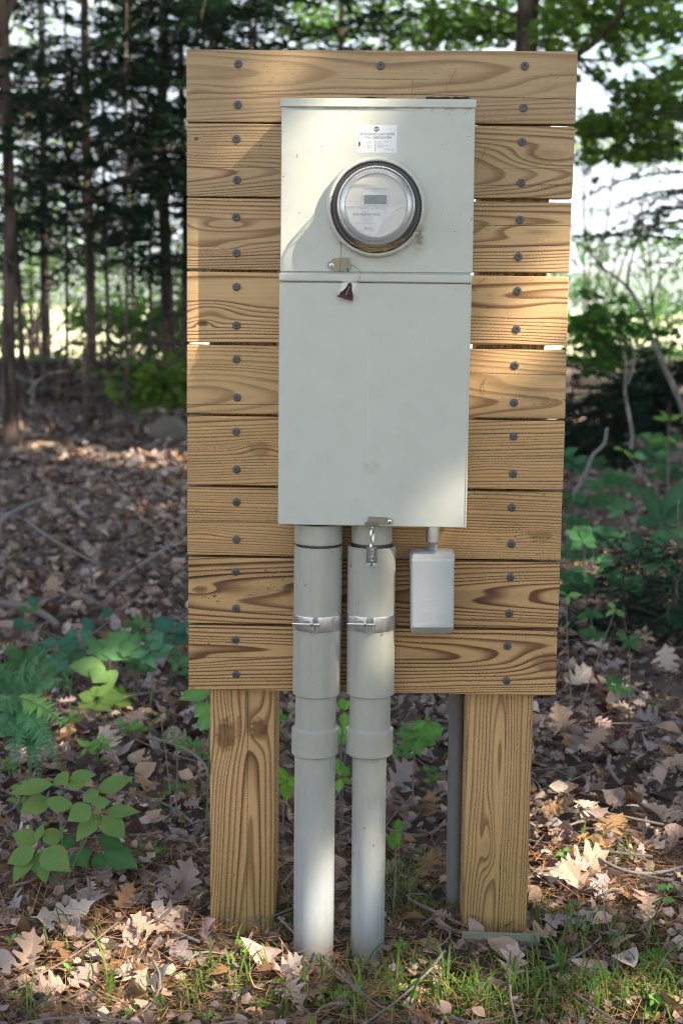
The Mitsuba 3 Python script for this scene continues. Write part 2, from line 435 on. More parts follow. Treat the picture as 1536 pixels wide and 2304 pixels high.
scene['mat_soil'] = princ(mikit.proc(soil), 0.95)
scene['mat_field'] = princ(mikit.proc(lambda p, n, uv: mix((0.34, 0.36, 0.20), (0.50, 0.48, 0.30), fbm(p.x * 0.3, p.y * 0.08, 1.0, 3))), 0.9)
scene['mat_hill'] = princ(mikit.proc(lambda p, n, uv: mix((0.07, 0.10, 0.09), (0.12, 0.15, 0.12), fbm(p.x * 0.06, p.z * 0.16, p.y * 0.03, 4))), 0.95)
scene['mat_stone'] = princ(VC, 0.9)
scene['mat_litter'] = two({'type': 'principled', 'base_color': VC, 'roughness': 0.7, 'specular': 0.35})
scene['mat_leaf'] = {'type': 'principledthin', 'base_color': VC, 'roughness': 0.38, 'diff_trans': 1.0, 'spec_trans': 0.0, 'eta': 1.5}
scene['mat_conifer'] = {'type': 'principledthin', 'base_color': VC, 'roughness': 0.6, 'diff_trans': 0.6, 'spec_trans': 0.0, 'eta': 1.35}
SPOT = [None]


def spotted(p, n, uv):
    k = smoothstep(0.60, 0.68, fbm(p.x * 130, p.y * 130, p.z * 130, 2))
    return mix(mix((0.15, 0.265, 0.09), (0.195, 0.33, 0.11), fbm(p.x * 20, p.y * 20, p.z * 20, 2)), (0.30, 0.25, 0.05), k * 0.85)


scene['mat_spotted_leaf'] = {'type': 'principledthin', 'base_color': mikit.proc(spotted), 'roughness': 0.36, 'diff_trans': 0.8, 'spec_trans': 0.0, 'eta': 1.5}

# ---------------------------------------------------------------- setting: ground, field, hills
xs = np.unique(np.r_[np.linspace(-30, -6, 24), np.linspace(-6, 6, 150), np.linspace(6, 30, 24)])
ys = np.unique(np.r_[np.linspace(-14, -2.5, 20), np.linspace(-2.5, 4, 120), np.linspace(4, 26, 110)])
X, Y = np.meshgrid(xs, ys); Zg = ground_z(X, Y)


def grid_faces(ny, nx):
    i, j = np.meshgrid(np.arange(ny - 1), np.arange(nx - 1), indexing='ij'); a = i * nx + j
    return np.vstack([np.stack([a, a + 1, a + nx + 1], -1).reshape(-1, 3), np.stack([a, a + nx + 1, a + nx], -1).reshape(-1, 3)])


struct('ground', (np.stack([X, Y, Zg], -1).reshape(-1, 3), grid_faces(*X.shape)), 'mat_soil', True)
xs2 = np.linspace(-900, 900, 121); ys2 = np.r_[np.linspace(-900, -14, 12), np.linspace(-10, 24, 6), np.linspace(25.4, 120, 40), np.linspace(130, 1500, 40)]
X2, Y2 = np.meshgrid(xs2, ys2)
Z2 = np.where(Y2 < 25, -1.0, 0.17 - 0.012 * (np.clip(Y2, 25, 60) - 25) - 0.05) - np.where(Y2 < -13, -0.72, 0)
struct('field', (np.stack([X2, Y2, Z2], -1).reshape(-1, 3), grid_faces(*X2.shape)), 'mat_field', True)
hx = np.linspace(-500, 500, 240); hv, rows = [], np.linspace(0, 1, 14)
for q in rows:
    top = 9 + 9 * meshkit.fbm(np.stack([hx * 0.008, 0 * hx, 0 * hx], 1), 3, 4) + 3.0 * meshkit.fbm(np.stack([hx * 0.12, 0 * hx + q, 0 * hx], 1), 3, 9)
    hv.append(np.stack([hx, 330 + 120 * q + 4 * meshkit.noise(np.stack([hx * 0.1, 0 * hx + 5 * q, 0 * hx], 1)), -1 + top * math.sin(q * math.pi / 2)], 1))
struct('hills', (np.vstack(hv), grid_faces(len(rows), len(hx))), 'mat_hill', True)

# ---------------------------------------------------------------- wooden panel
panel = thing('wooden_panel', 'backboard of nine weathered pine planks screwed to two square posts in the forest', 'panel')
SCREW = [[(536, 143), (856, 147), (1180, 148), (535, 235), (1177, 242)], [(532, 312), (1174, 319), (533, 404), (1172, 411)], [(531, 488), (1169, 494), (532, 569), (1166, 577)],
         [(532, 645), (1164, 654), (532, 732), (1162, 740)], [(532, 808), (1158, 822), (533, 894), (1156, 906)], [(531, 971), (1155, 982), (532, 1056), (1154, 1066)],
         [(532, 1130), (1151, 1142), (532, 1214), (1150, 1224)], [(530, 1287), (1148, 1299), (531, 1369), (1145, 1380)], [(530, 1440), (1141, 1454), (531, 1518), (1139, 1532)]]
PLANK_WORD = ['greyish top plank with wide faint grain and three screws along its upper edge', 'second plank from the top with swirled grain at its right end', 'third plank from the top with a flame of grain at left',
              'fourth plank from the top with oval grain and a dark knot at left', 'fifth plank from the top, pale with dark specks at right', 'sixth plank from the top with fine straight grain lines',
              'third plank from the bottom, behind the foot of the metal box', 'second plank from the bottom with dark stained grain', 'bottom plank with dark knot at its right end']
head = lathe([(0, -0.0004), (0.0026, -0.0004), (0.0032, 0.0030), (0.0062, 0.0030), (0.0080, 0.0022), (0.0083, 0.0), (0.0083, -0.001)], 20)
sock = [(0, 0.0005), (0.0023, 0.0005), (0.0023, 0.0018)]
for i in range(9):
    c = corner[i]
    m = slab(*c, 0.0, 0.038, 0.0022)
    k = obj('plank', m, 'mat_plank', panel, 25)
    part_label(k, PLANK_WORD[i])
    for (x, y) in SCREW[i]:
        a = rng.uniform(0, 6.28); h = head.copy(); h.apply_transform(trimesh.transformations.rotation_matrix(a, [0, 0, 1]))
        h.apply_transform(trimesh.transformations.rotation_matrix(rng.normal(0, 0.05), [1, 0, 0]))
        obj('screw', place(h, at(x, y, -0.0005), 'front'), 'mat_screw', k, 35)
TOPZ = float(corner[0][0][1]) - 0.012
for i, (xl, xr, lab) in enumerate([(470, 620, 'left square post with two dark knots below the planks'), (1045.5, 1195, 'right square post with straight upright grain lines')]):
    a, b = at(xl, 1700, 0.038), at(xr, 1700, 0.038); cx = (a[0] + b[0]) / 2 + (0.002 if i else 0)
    m = slab([cx - 0.07, TOPZ], [cx + 0.07, TOPZ], [cx + 0.07, -0.35], [cx - 0.07, -0.35], 0.0385, 0.178, 0.004)
    k = obj('post', m, 'mat_post', panel, 25); part_label(k, lab)

# ---------------------------------------------------------------- meter enclosure
YU, YD = -0.118, -0.123
box = thing('meter_enclosure', 'grey-green steel meter socket box mounted on the wooden planks', 'electrical box')
a, b, c_, d_ = at(634, 232, YU), at(1068, 236, YU), at(1044, 1180, YD), at(628, 1172, YD)
obj('back_body', slab(a[[0, 2]], b[[0, 2]], c_[[0, 2]], d_[[0, 2]], -0.112, -0.0005, 0.003), 'mat_paint', box, 25)
k = obj('upper_cover', pslab([(633, 236), (1069, 239), (1063, 614), (630, 610)], YU, -0.110, 0.002), 'mat_paint', box, 25); part_label(k, 'upper cover holding the round meter and the printed sticker')
k = obj('top_flange', pslab([(631, 219), (1072, 222), (1071, 242), (631, 239)], YU - 0.005, -0.1, 0.002), 'mat_paint', box, 25)
k = obj('middle_lip', pslab([(627, 613), (1064, 618), (1063, 637), (627, 632)], YD - 0.0055, -0.112, 0.003), 'mat_paint', box, 25)
door = obj('lower_door', pslab([(628, 634), (1060, 638), (1047, 1188), (625, 1180)], YD, -0.108, 0.0022), 'mat_paint', box, 25); part_label(door, 'plain lower door with a small round embossed emblem')
obj('hem', pslab([(1057, 640), (1061, 640), (1048.5, 1189), (1044.5, 1189)], YD - 0.0018, -0.112, 0.0012), 'mat_paint', box, 25)
e = at(836, 1052, YD)
ringp = lambda R, r: shapely.Point(0, 0).buffer(R, 40).difference(shapely.Point(0, 0).buffer(r, 40))


def shift(poly, p): return shapely.affinity.translate(poly, p[0], p[2])


emb = [flat_shape(shift(ringp(0.0150, 0.0138), e), YD - 0.0010, 0.0012), flat_shape(shift(ringp(0.0118, 0.0111), e), YD - 0.0010, 0.0012)]
emb.append(lettering('GE', 826.5, 845.5, 1059.5, 15, YD, 0.001))
k = obj('emblem', cat_mesh(emb), 'mat_paint', door); part_label(k, 'embossed round emblem with two script letters')
# sticker
YS = YU - 0.0004
stk = obj('sticker', flat_shape(ppoly([(801.5, 280), (892.5, 281), (892, 343), (801.5, 342)], YS).buffer(-0.002).buffer(0.002), YS, 0.0004), 'mat_sticker', box)
part_label(stk, 'white printed sticker reading METER SOCKET LOAD CENTER above the meter')
lg = at(847, 289.6, YS - 0.0001)
obj('emblem', flat_shape(shift(shapely.Point(0, 0).buffer(0.0050, 30), lg), YS - 0.0003, 0.0003), 'mat_ink', stk)
obj('emblem_letters', lettering('GE', 843.2, 850.8, 292.2, 5.2, YS - 0.0003, 0.0003, True), 'mat_sticker', stk)
tx = [('METER SOCKET LOAD CENTER', 808.7, 886.8, 303.4, 4.7, True), ('CAT No. TSMR820CSFLFMG', 817, 880, 311.4, 4.9, True), ('DANGER', 820, 834.5, 320.3, 2.6, False), ('OF', 825, 829, 324.6, 2.6, False),
      ('ELECTRICAL', 817, 838.5, 329, 2.6, False), ('INJURY', 821, 834, 333.3, 2.6, False), ('INSTRUCTIONS', 848.4, 875.5, 319, 2.6, False), ('INSIDE', 848.4, 860, 323.6, 2.6, False),
      ('DISTRIBUTION', 848.4, 874, 328, 2.6, False), ('COVER', 848.4, 860, 331.9, 2.6, False), ('398C390-1P11', 862.5, 885, 336.4, 2.2, False)]
obj('print', cat_mesh([lettering(s, x0, x1, yb, ch, YS, 0.0002, bo) for s, x0, x1, yb, ch, bo in tx] + [pslab([(843.4, 315), (844.6, 315), (844.6, 339), (843.4, 339)], YS - 0.0002, YS, 0)]), 'mat_ink', stk)
bolt = [(807, 318.2), (811.2, 318.2), (809.4, 321.8), (811.8, 322.2), (809.8, 326.2), (811, 326.6), (807.2, 329.2), (804.8, 326.4), (806.4, 326.3), (807.4, 324), (805, 323.2)]
obj('lightning_symbol', flat_shape(ppoly(bolt, YS - 0.0003), YS - 0.0003, 0.0003), 'mat_black', stk)
# upper hasp
YH = YU - 0.006
hs = ppoly([(746, 581), (784, 578), (783, 602), (772, 609), (746, 610)], YH).union(shapely.Point(*at(745.5, 595.5, YH)[[0, 2]]).buffer(0.0075)).buffer(0.003).buffer(-0.003)
hasp = obj('hasp', flat_shape(hs, YH, 0.0016), 'mat_brass', box); part_label(hasp, 'small shiny hasp plate below the meter')
obj('rivet', place(lathe([(0, 0.0012), (0.0015, 0.0012), (0.0018, 0.0022), (0.0042, 0.0016), (0.0046, 0)], 20), at(745.6, 596.5, YH), 'front'), 'mat_steel', hasp, 40)
obj('rivet_hole', place(lathe([(0, 0.0018), (0.0014, 0.0018), (0.0014, 0)], 12), at(745.6, 596.5, YH), 'front'), 'mat_black', hasp, 40)
obj('folded_tab', pslab([(781.5, 579), (784, 579), (787, 606), (783, 605)], YH - 0.012, YH + 0.001, 0.0004), 'mat_brass', hasp)
obj('slot', pslab([(781, 605), (784, 605), (784, 611), (781, 611)], YU - 0.0006, YU + 0.001, 0.0), 'mat_black', hasp)
# lower latch
YL = YD - 0.004
lt = ppoly([(829, 1163), (868, 1165), (880, 1168), (883, 1174), (879, 1180), (862, 1180), (846, 1178), (826, 1177)], YL).buffer(-0.001).buffer(0.0015)
latch = obj('latch', flat_shape(lt, YL, 0.0016), 'mat_brass', box); part_label(latch, 'lower latch plate holding the padlock')
obj('rivet', place(lathe([(0, 0.0012), (0.0014, 0.0012), (0.0017, 0.0022), (0.004, 0.0016), (0.0044, 0)], 20), at(876.5, 1173.5, YL), 'front'), 'mat_steel', latch, 40)
obj('rivet_hole', place(lathe([(0, 0.0018), (0.0014, 0.0018), (0.0014, 0)], 12), at(876.5, 1173.5, YL), 'front'), 'mat_black', latch, 40)
obj('shelf_tab', pslab([(820, 1177.5), (850, 1178.5), (850, 1183), (820, 1182)], YL - 0.016, YL + 0.002, 0.0008), 'mat_lock', latch)
tb = ppoly([(827, 1181), (845, 1182), (843, 1192), (838, 1196), (832, 1195), (828, 1190)], YL - 0.003).difference(shapely.Point(*at(837, 1190, YL - 0.003)[[0, 2]]).buffer(0.0032))
obj('eye_plate', flat_shape(tb, YL - 0.003, 0.0018), 'mat_brass', latch)

# ---------------------------------------------------------------- meter
mt = thing('electric_meter', 'round glass electricity meter with a small grey display plugged into the upper cover', 'electricity meter')
C0 = np.array([MC[0], YU, MC[2]])
k = obj('sealing_ring', place(lathe([(0.0955, 0.0), (0.0960, 0.008), (0.0945, 0.016), (0.0925, 0.0195), (0.0895, 0.0205), (0.0872, 0.019), (0.0868, 0.012), (0.0868, 0.002)], 96), C0, 'front'), 'mat_paint', mt, 60)
part_label(k, 'painted grey sealing ring around the glass')
obj('gasket', place(lathe([(0.0868, 0.011), (0.084, 0.0125), (0.079, 0.013), (0.0765, 0.010), (0.070, 0.010)], 96), C0, 'front'), 'mat_gasket', mt, 60)
obj('base_plate', place(lathe([(0.0, 0.006), (0.070, 0.006), (0.0725, 0.010)], 64), C0, 'front'), 'mat_face', mt, 30)
obj('inner_reflector', place(lathe([(0.0715, 0.012), (0.0705, 0.030), (0.0685, 0.034), (0.0680, 0.048), (0.0655, 0.052), (0.0640, 0.066), (0.0600, 0.069), (0.0590, 0.064)], 96), C0, 'front'), 'mat_silver', mt, 40)
glass = obj('glass_cover', place(lathe([(0.0775, 0.014), (0.0765, 0.022), (0.0752, 0.030), (0.0748, 0.055), (0.0738, 0.064), (0.0708, 0.072), (0.0690, 0.0735), (0.0672, 0.0795), (0.0640, 0.084), (0.0615, 0.0845), (0.0600, 0.0825), (0.0, 0.0835)], 128), C0, 'front'), 'mat_glass', mt, 60)
obj('glass_rim', place(lathe([(0.0715, 0.0728), (0.0722, 0.0742), (0.0708, 0.0752), (0.0700, 0.0740)], 128), C0, 'front'), 'mat_silver', mt, 60)
obj('glass_rim', place(lathe([(0.0655, 0.0815), (0.0660, 0.0832), (0.0642, 0.0848), (0.0636, 0.0838)], 128), C0, 'front'), 'mat_silver', mt, 60)
YF = YU - 0.064
face = obj('face_plate', place(lathe([(0.0, 0.064), (0.0575, 0.064), (0.0592, 0.0625), (0.0592, 0.05)], 96), C0, 'front'), 'mat_face', mt, 40)
q = lambda zx, zy: (720 + zx / 5.908, 260 + zy / 5.908)
disc = shapely.Point(C0[0], C0[2]).buffer(0.0566, 64)
lowerpl = ppoly([q(300, 1208), q(1088, 1212), q(1000, 1262), q(930, 1318), (q(860, 1395)), q(805, 1475), q(768, 1540), q(735, 1640), q(300, 1640)], YF - 0.001).intersection(disc)
npl = obj('nameplate', flat_shape(lowerpl, YF - 0.0012, 0.0012), 'mat_nameplate', face); part_label(npl, 'white printed nameplate on the lower half of the meter face')
ridge = ppoly([q(330, 1192), q(1130, 1194), q(1130, 1208), q(330, 1206)], YF - 0.003).intersection(disc)
obj('ridge', flat_shape(ridge, YF - 0.0030, 0.0030), 'mat_nameplate', face)
obj('display_frame', pslab([q(566, 1034), q(902, 1036), q(902, 1190), q(566, 1188)], YF - 0.0035, YF, 0.0008), 'mat_nameplate', face, 25)
lcd = obj('display', pslab([q(584, 1050), q(886, 1051), q(886, 1174), q(584, 1173)], YF - 0.0042, YF, 0.0002), 'mat_lcd', face); part_label(lcd, 'small dark grey display window')
obj('display_mark', pslab([q(832, 1150), q(858, 1150), q(858, 1166), q(832, 1166)], YF - 0.0045, YF - 0.0042, 0), 'mat_black', face)
YN = YF - 0.0012
tx = [('CL200 240V 3W TYPE C1SR 30TA 1.0Kh', 345, 885, 1246, 26, 'f'), ('G0201', 552, 642, 1276, 22, 'i'), ('71 053 433', 546, 698, 1402, 32, 'i'), ('METER READ REMOTELY', 460, 735, 1442, 22, 'f'),
      ('Itron', 585, 692, 1506, 30, 'b'), ('WATTHOUR METER', 545, 715, 1532, 16, 'f'), ('240', 612, 648, 1560, 14, 'f'), ('8.16', 655, 700, 1578, 14, 'f'), ('*71053433*', 515, 715, 1352, 16, 'f'), ('Kh 1.0', 846, 912, 1268, 12, 'f'), ('R24', 846, 892, 1290, 12, 'f'), ('60Hz', 846, 892, 1310, 12, 'f')]
for kind, mat in (('f', 'mat_faint_ink'), ('ib', 'mat_ink')):
    obj('print', cat_mesh([lettering(s, *[q(x, yb)[0] for x in (x0, x1)], q(x0, yb)[1], ch / 5.908, YN, 0.0002, kd == 'b') for s, x0, x1, yb, ch, kd in tx if kd in kind]), mat, npl)
bars, x = [], 432.0
while x < 795:
    w = rng.choice([4, 4, 8, 12]); bars.append(pslab([q(x, 1292), q(x + w, 1292), q(x + w, 1328), q(x, 1328)], YN - 0.0002, YN, 0)); x += w + rng.choice([4, 8])
obj('barcode', cat_mesh(bars), 'mat_faint_ink', npl)
bars, x = [], 580.0
while x < 895: bars.append(pslab([q(x, 964), q(x + 9, 964), q(x + 9, 978), q(x, 978)], YF - 0.0002, YF, 0)); x += 16
obj('barcode', cat_mesh(bars + [lettering('FORM 2S  CA 0.5', *[q(x_, 1008)[0] for x_ in (690, 890)], q(0, 1008)[1], 2.2, YF, 0.0002)]), 'mat_faint_ink', face)
# brown needle debris caught in the lower ring
dp = []
for _ in range(40):
    a = rng.normal(-math.pi / 2 + 0.1, 0.38); r0 = rng.uniform(0.0775, 0.085); p0 = C0 + np.array([r0 * math.cos(a), -rng.uniform(0.013, 0.017), r0 * math.sin(a)])
    t_ = np.array([-math.sin(a), 0, math.cos(a)]) * rng.uniform(0.006, 0.016) + rng.normal(0, 0.0012, 3)
    dp.append(tube([p0 - t_, p0 + rng.normal(0, 0.0006, 3), p0 + t_], 0.0006, 4))
tag(obj('needle_debris', cat_mesh(dp), 'mat_straw'), 'golden brown dead needles caught in the bottom of the meter ring', 'pine needles', kind='stuff')
for (x, y) in ((767, 545), (914, 551)):
    obj('rust_spot', place(lathe([(0, 0.002), (0.002, 0.0016), (0.0035, 0.0)], 9), at(x, y, YU - 0.012), 'front'), 'mat_rust', mt, 40)

# ---------------------------------------------------------------- padlock, seal tag, wires
pl = thing('padlock', 'small dark combination padlock hanging from the lower latch', 'padlock')
YP = YL - 0.010
body = at(836, 1250, YP); w2, h2 = 0.0105, 0.0195
bm = hull_pts([[body[0] + sx * (w2 - 0.003), YP + sy * 0.0055, body[2] + sz * (h2 - 0.003)] for sx in (-1, 1) for sy in (-1, 1) for sz in (-1, 1)], 0.003)
obj('body', bm, 'mat_lock', pl, 40)
for j in range(4):
    z = body[2] + 0.0125 - j * 0.0068; pr = []
    for a in range(36): pr.append((0.0085 + (0.0006 if a % 2 else 0), a * 2 * math.pi / 36))
    dpoly = Polygon([(r * math.cos(t_), r * math.sin(t_)) for r, t_ in pr])
    dm = trimesh.creation.extrude_polygon(dpoly, 0.0052, engine='earcut'); v = np.array(dm.vertices)
    dm.vertices = np.stack([v[:, 0] * 0.95, v[:, 1] + 0.0, v[:, 2] - 0.0026], 1) + np.array([body[0], YP - 0.0022, z])
    k = obj('number_dial', dm, 'mat_brass' if j % 2 == 0 else 'mat_lock', pl)
obj('digits', cat_mesh([lettering(str(n_), 832, 840, 1239.5 + 7.9 * j, 5.5, YP - 0.0113, 0.0004) for j, n_ in enumerate((3, 0, 7, 4))]), 'mat_sticker', pl)
for j in range(3):
    for s in (-1, 1):
        z = body[2] - 0.0150 - j * 0.0021; xx = body[0] + s * 0.0062
        obj('chrome_stripe', slab([xx - 0.004, z + 0.0007], [xx + 0.004, z + 0.0007], [xx + 0.004, z - 0.0007], [xx - 0.004, z - 0.0007], YP - 0.0094, YP, 0.0004), 'mat_steel', pl)
tp = at(837, 1191, YP)
uu = np.array([math.cos(1.25), math.sin(1.25)])
pts = [np.array([tp[0] + uu[0] * 0.008 * c0, YP + uu[1] * 0.008 * c0, z]) for c0, z in [(-1, body[2] + 0.018), (-1, tp[2] - 0.012), (-0.92, tp[2] - 0.005), (-0.6, tp[2] + 0.0), (0, tp[2] + 0.002), (0.6, tp[2]), (0.92, tp[2] - 0.005), (1, tp[2] - 0.012), (1, body[2] + 0.018)]]
obj('shackle', tube(spline(pts, 40), 0.0026, 12), 'mat_steel', pl, 60)
# seal tag
YT = YD - 0.010
z2 = lambda x, y: (720 + x / 10.97, 560 + y / 10.97)
sg = thing('seal_tag', 'small clear plastic seal tag with a dark maroon wedge hanging below the hasp', 'seal tag')
obj('clear_case', flat_shape(ppoly([z2(575, 745), z2(955, 830), z2(830, 1270), z2(440, 1165)], YT + 0.004), YT + 0.004, 0.0012), 'mat_glass', sg)
obj('wedge', flat_shape(ppoly([z2(690, 850), z2(720, 825), z2(770, 845), z2(790, 890), z2(780, 960), z2(800, 1080), z2(815, 1160), z2(800, 1235), z2(470, 1140), z2(490, 1060), z2(560, 1030), z2(650, 930)], YT), YT, 0.003), 'mat_maroon', sg)
obj('base_bar', flat_shape(ppoly([z2(425, 1130), z2(820, 1245), z2(800, 1285), z2(415, 1165)], YT - 0.004), YT - 0.004, 0.006), 'mat_maroon', sg)
dg = []
for n_, ch in enumerate('81008135'):
    x, y = 722 - n_ * 12.2, 935 + n_ * 28
    dg.append(lettering(ch, z2(x - 14, 0)[0], z2(x + 12, 0)[0], z2(0, y + 11)[1], 2.0, YT, 0.0004))
obj('print', cat_mesh(dg), 'mat_sticker', sg)
wire = [at(*z2(x, y), YU - o) for x, y, o in ((690, 470, .012), (800, 400, .012), (900, 455, .012), (985, 530, .013), (985, 680, .015), (905, 870, .016), (850, 1040, .016), (815, 1240, .014))]
tag(obj('seal_wire', tube(spline(wire, 40), 0.0005, 6), 'mat_brass', None, 60), 'thin looped wire joining the hasp to the seal tag', 'wire')
tag(obj('pine_needle', tube(spline([at(767, 548, YU - .02), at(766, 575, YU - .012), at(763, 614, YU - .010)], 8), 0.0007, 5), 'mat_needle'), 'tan needle dangling from the lower left of the meter ring across the hasp', 'pine needle')
for (pts, Yq, lab) in [([(1026, 153), (1013, 178), (1000, 203)], -0.006, 'dead pine needle stuck slanting on the top plank above the box'), ([(928, 178), (927, 195), (928, 214)], -0.01, 'upright dead pine needle behind the top edge of the box'),
                       ([(1095, 905 - 20), (1090, 940 - 60), (1094, 850)], -0.004, 'fine needle lying on the fifth plank right of the box'), ([(600, 1000), (596, 1018), (583, 1030)], -0.004, 'curved tan needle on the sixth plank left of the box'),
                       ([(1032, 1195), (1020, 1222), (1012, 1238)], -0.03, 'long tan needle caught above the outlet cover'), ([(919, 1211), (920, 1222), (921, 1230)], -0.03, 'short thick tan needle between the second pipe and the outlet cover'),
                       ([(1066, 655), (1073, 640), (1095, 625)], -0.004, 'pale needle at the right edge of the box by the knot'), ([(1070, 375), (1083, 355), (1095, 332)], -0.004, 'curved pale needle on the second plank right of the box'),
                       ([(632, 350), (630, 368), (628, 386)], -0.10, 'brown needle hanging at the left edge of the box'), ([(1055, 1225), (1060, 1240), (1062, 1258)], -0.01, 'crooked tan needle cluster right of the outlet cover')]:
    tag(obj('pine_needle', tube(spline([at(x, y, Yq) for x, y in pts], 8), 0.0007, 5), 'mat_needle'), lab, 'pine needle')
for (x, w, lab) in [(838, 60, 'brown dead leaf lying on top of the meter box near its middle'), (985, 55, 'pale pinkish dead leaf lying on top of the meter box at right'), (1035, 38, 'small reddish dead leaf on the right end of the box top')]:
    c = at(x, 218, -0.09); n_ = 9
    u_ = np.linspace(-1, 1, n_); vv = np.concatenate([np.stack([c[0] + u_ * w * 0.00044, c[1] - 0.028 + 0.056 * q_ + 0 * u_, c[2] - 0.0030 + 0.0008 * np.sin(u_ * 5 + x) + 0.001 * q_ * np.cos(u_ * 3)], 1) for q_ in (0, 0.5, 1)])
    tag(obj('dead_leaf', (vv, grid_faces(3, n_)), 'mat_litter', color=np.tile([[0.33, 0.20, 0.15]], (len(vv), 1))), lab, 'leaf')

# ---------------------------------------------------------------- conduits
YC = -0.056


def pipe_seg(x_px, y0, y1, R, bevel=0.002, inner=None, seg=64, open_top=False, yoff=0.0):
    a, b = at(x_px[0], y0, YC + yoff), at(x_px[1], y1, YC + yoff); L = a[2] - b[2]
    pr = [(0, 0), (R - bevel, 0), (R, bevel), (R, L - bevel), (R - bevel, L)]
    pr += [(R - 0.005, L), (R - 0.005, L - 0.03), (0, L - 0.03)] if open_top else [(0, L)]
    m = lathe(pr, seg); v = np.array(m.vertices)
    f = v[:, 2:3] / L
    m.vertices = np.stack([v[:, 0], v[:, 1], v[:, 2]], 1) + (b * (1 - f) + a * f) - np.array([0, 0, 1]) * f * L
    return m


def conduit(label, mids, top_R, low_R, ear_x, bolt_x):
    t = thing('conduit_pipe', label, 'conduit', 'vertical conduit pipes under the meter box')
    m0, m1, m2, m3 = mids                      # photo x of the centre line at y 1225, 1560, 1665, 2150
    obj('top_fitting', pipe_seg((m0, m0), 1176, 1221, top_R), 'mat_pvc', t, 40)
    obj('inner_pipe', pipe_seg((m0, m0), 1210, 1240, min(top_R, 0.0465) - 0.001), 'mat_gasket', t, 40)
    k = obj('expansion_sleeve', pipe_seg((m0, m1), 1227, 1561, 0.0492, 0.003, open_top=True), 'mat_pvc', t, 40); part_label(k, 'wide upper sleeve of the conduit')
    obj('middle_pipe', pipe_seg((m1, m2), 1550, 1650, 0.0425), 'mat_pvc', t, 40)
    k = obj('collar', pipe_seg((m2 + .5, m2 - .5), 1634, 1696, 0.0487, 0.004), 'mat_pvc', t, 40); part_label(k, 'short wide collar of the conduit')
    obj('lower_pipe', pipe_seg((m2, m3), 1680, 2260, low_R), 'mat_pvc', t, 40)
    zc = at(m1, 1395, YC)[2]; xc = at(m0 + (m1 - m0) * 0.5, 1395, YC)[0]; hb = 0.0155; Rb = 0.0512
    gap = (at(ear_x[0], 1400, YC - Rb)[0] - xc, at(ear_x[1], 1400, YC - Rb)[0] - xc)
    a0, a1 = math.acos(gap[1] / Rb), math.acos(gap[0] / Rb)            # from the right ear backwards round to the left ear
    th = np.linspace(-a0, -a1 + 2 * math.pi, 72)[:, None]
    ring = lambda R_, z_: np.hstack([xc + R_ * np.cos(th), YC + R_ * np.sin(th), np.full_like(th, z_)])
    prof = [(0.0496, -hb), (Rb - 0.0006, -hb), (Rb, -hb + 0.0012), (Rb + 0.0004, 0), (Rb, hb - 0.0012), (Rb - 0.0006, hb), (0.0496, hb)]
    P = np.stack([ring(R_, zc + dz) for R_, dz in prof], 1)
    strap = obj('strap_clamp', (P.reshape(-1, 3), grid_faces(72, len(prof))), 'mat_steel', t, 60); part_label(strap, 'shiny galvanised strap clamp with a bolt')
    for s, g_ in ((-1, gap[0]), (1, gap[1])):
        xx = xc + g_; y1 = YC - Rb + 0.004
        em = hull_pts([[xx - 0.0008, y1, zc - hb], [xx - 0.0008, y1, zc + hb], [xx + 0.0008, y1, zc + hb], [xx + 0.0008, y1, zc - hb]] + [[xx + s * 0.001 + e_, y1 - 0.024, zc + z_] for e_ in (-0.0008, 0.0008) for z_ in (-hb * 0.55, hb * 0.55)] + [[xx + s * 0.001 + e_, y1 - 0.015, zc + z_] for e_ in (-0.0008, 0.0008) for z_ in (-hb * 1.15, hb)])
        obj('ear', em, 'mat_steel', strap)
    yb = YC - Rb - 0.010; zb = at(m1, 1405, yb)[2]; xb0 = at(bolt_x, 1405, yb)[0]; xl, xr = xc + gap[0], xc + gap[1]
    obj('bolt', cat_mesh([tube([[xb0, yb, zb], [xr + 0.004, yb, zb]], 0.0027, 10), tube([[xr + 0.0008, yb, zb], [xr + 0.0042, yb, zb], [xr + 0.0058, yb, zb]], [0.0062, 0.006, 0.0035], 14)]), 'mat_steel', strap, 40)
    nut = tube([[xl - 0.0068, yb, zb], [xl - 0.0012, yb, zb]], 0.0064, 6)
    obj('nut', nut, 'mat_steel', strap)
    return t


conduit('left grey plastic conduit pipe, its top fitting as wide as its sleeve', (716, 711.5, 708.5, 704), 0.0490, 0.0425, (706, 714), 657)
conduit('right grey plastic conduit pipe behind the padlock with a narrower top fitting', (836, 832.8, 831, 825), 0.0415, 0.0355, (826, 838), 781)
t = thing('thin_conduit', 'thin dark grey conduit standing behind the panel beside the right post', 'conduit')
a, b = at(1026, 1560, 0.16), at(1019, 2120, 0.16)
obj('pipe', tube([[a[0], 0.16, 1.0], a, b + [0, 0, -0.1]], 0.0165, 20), 'mat_conduit_dark', t, 60)
obj('coupling', tube([b + [0, 0, 0.05], b + [0, 0, -0.08]], 0.0195, 20), 'mat_conduit_dark', t, 40)

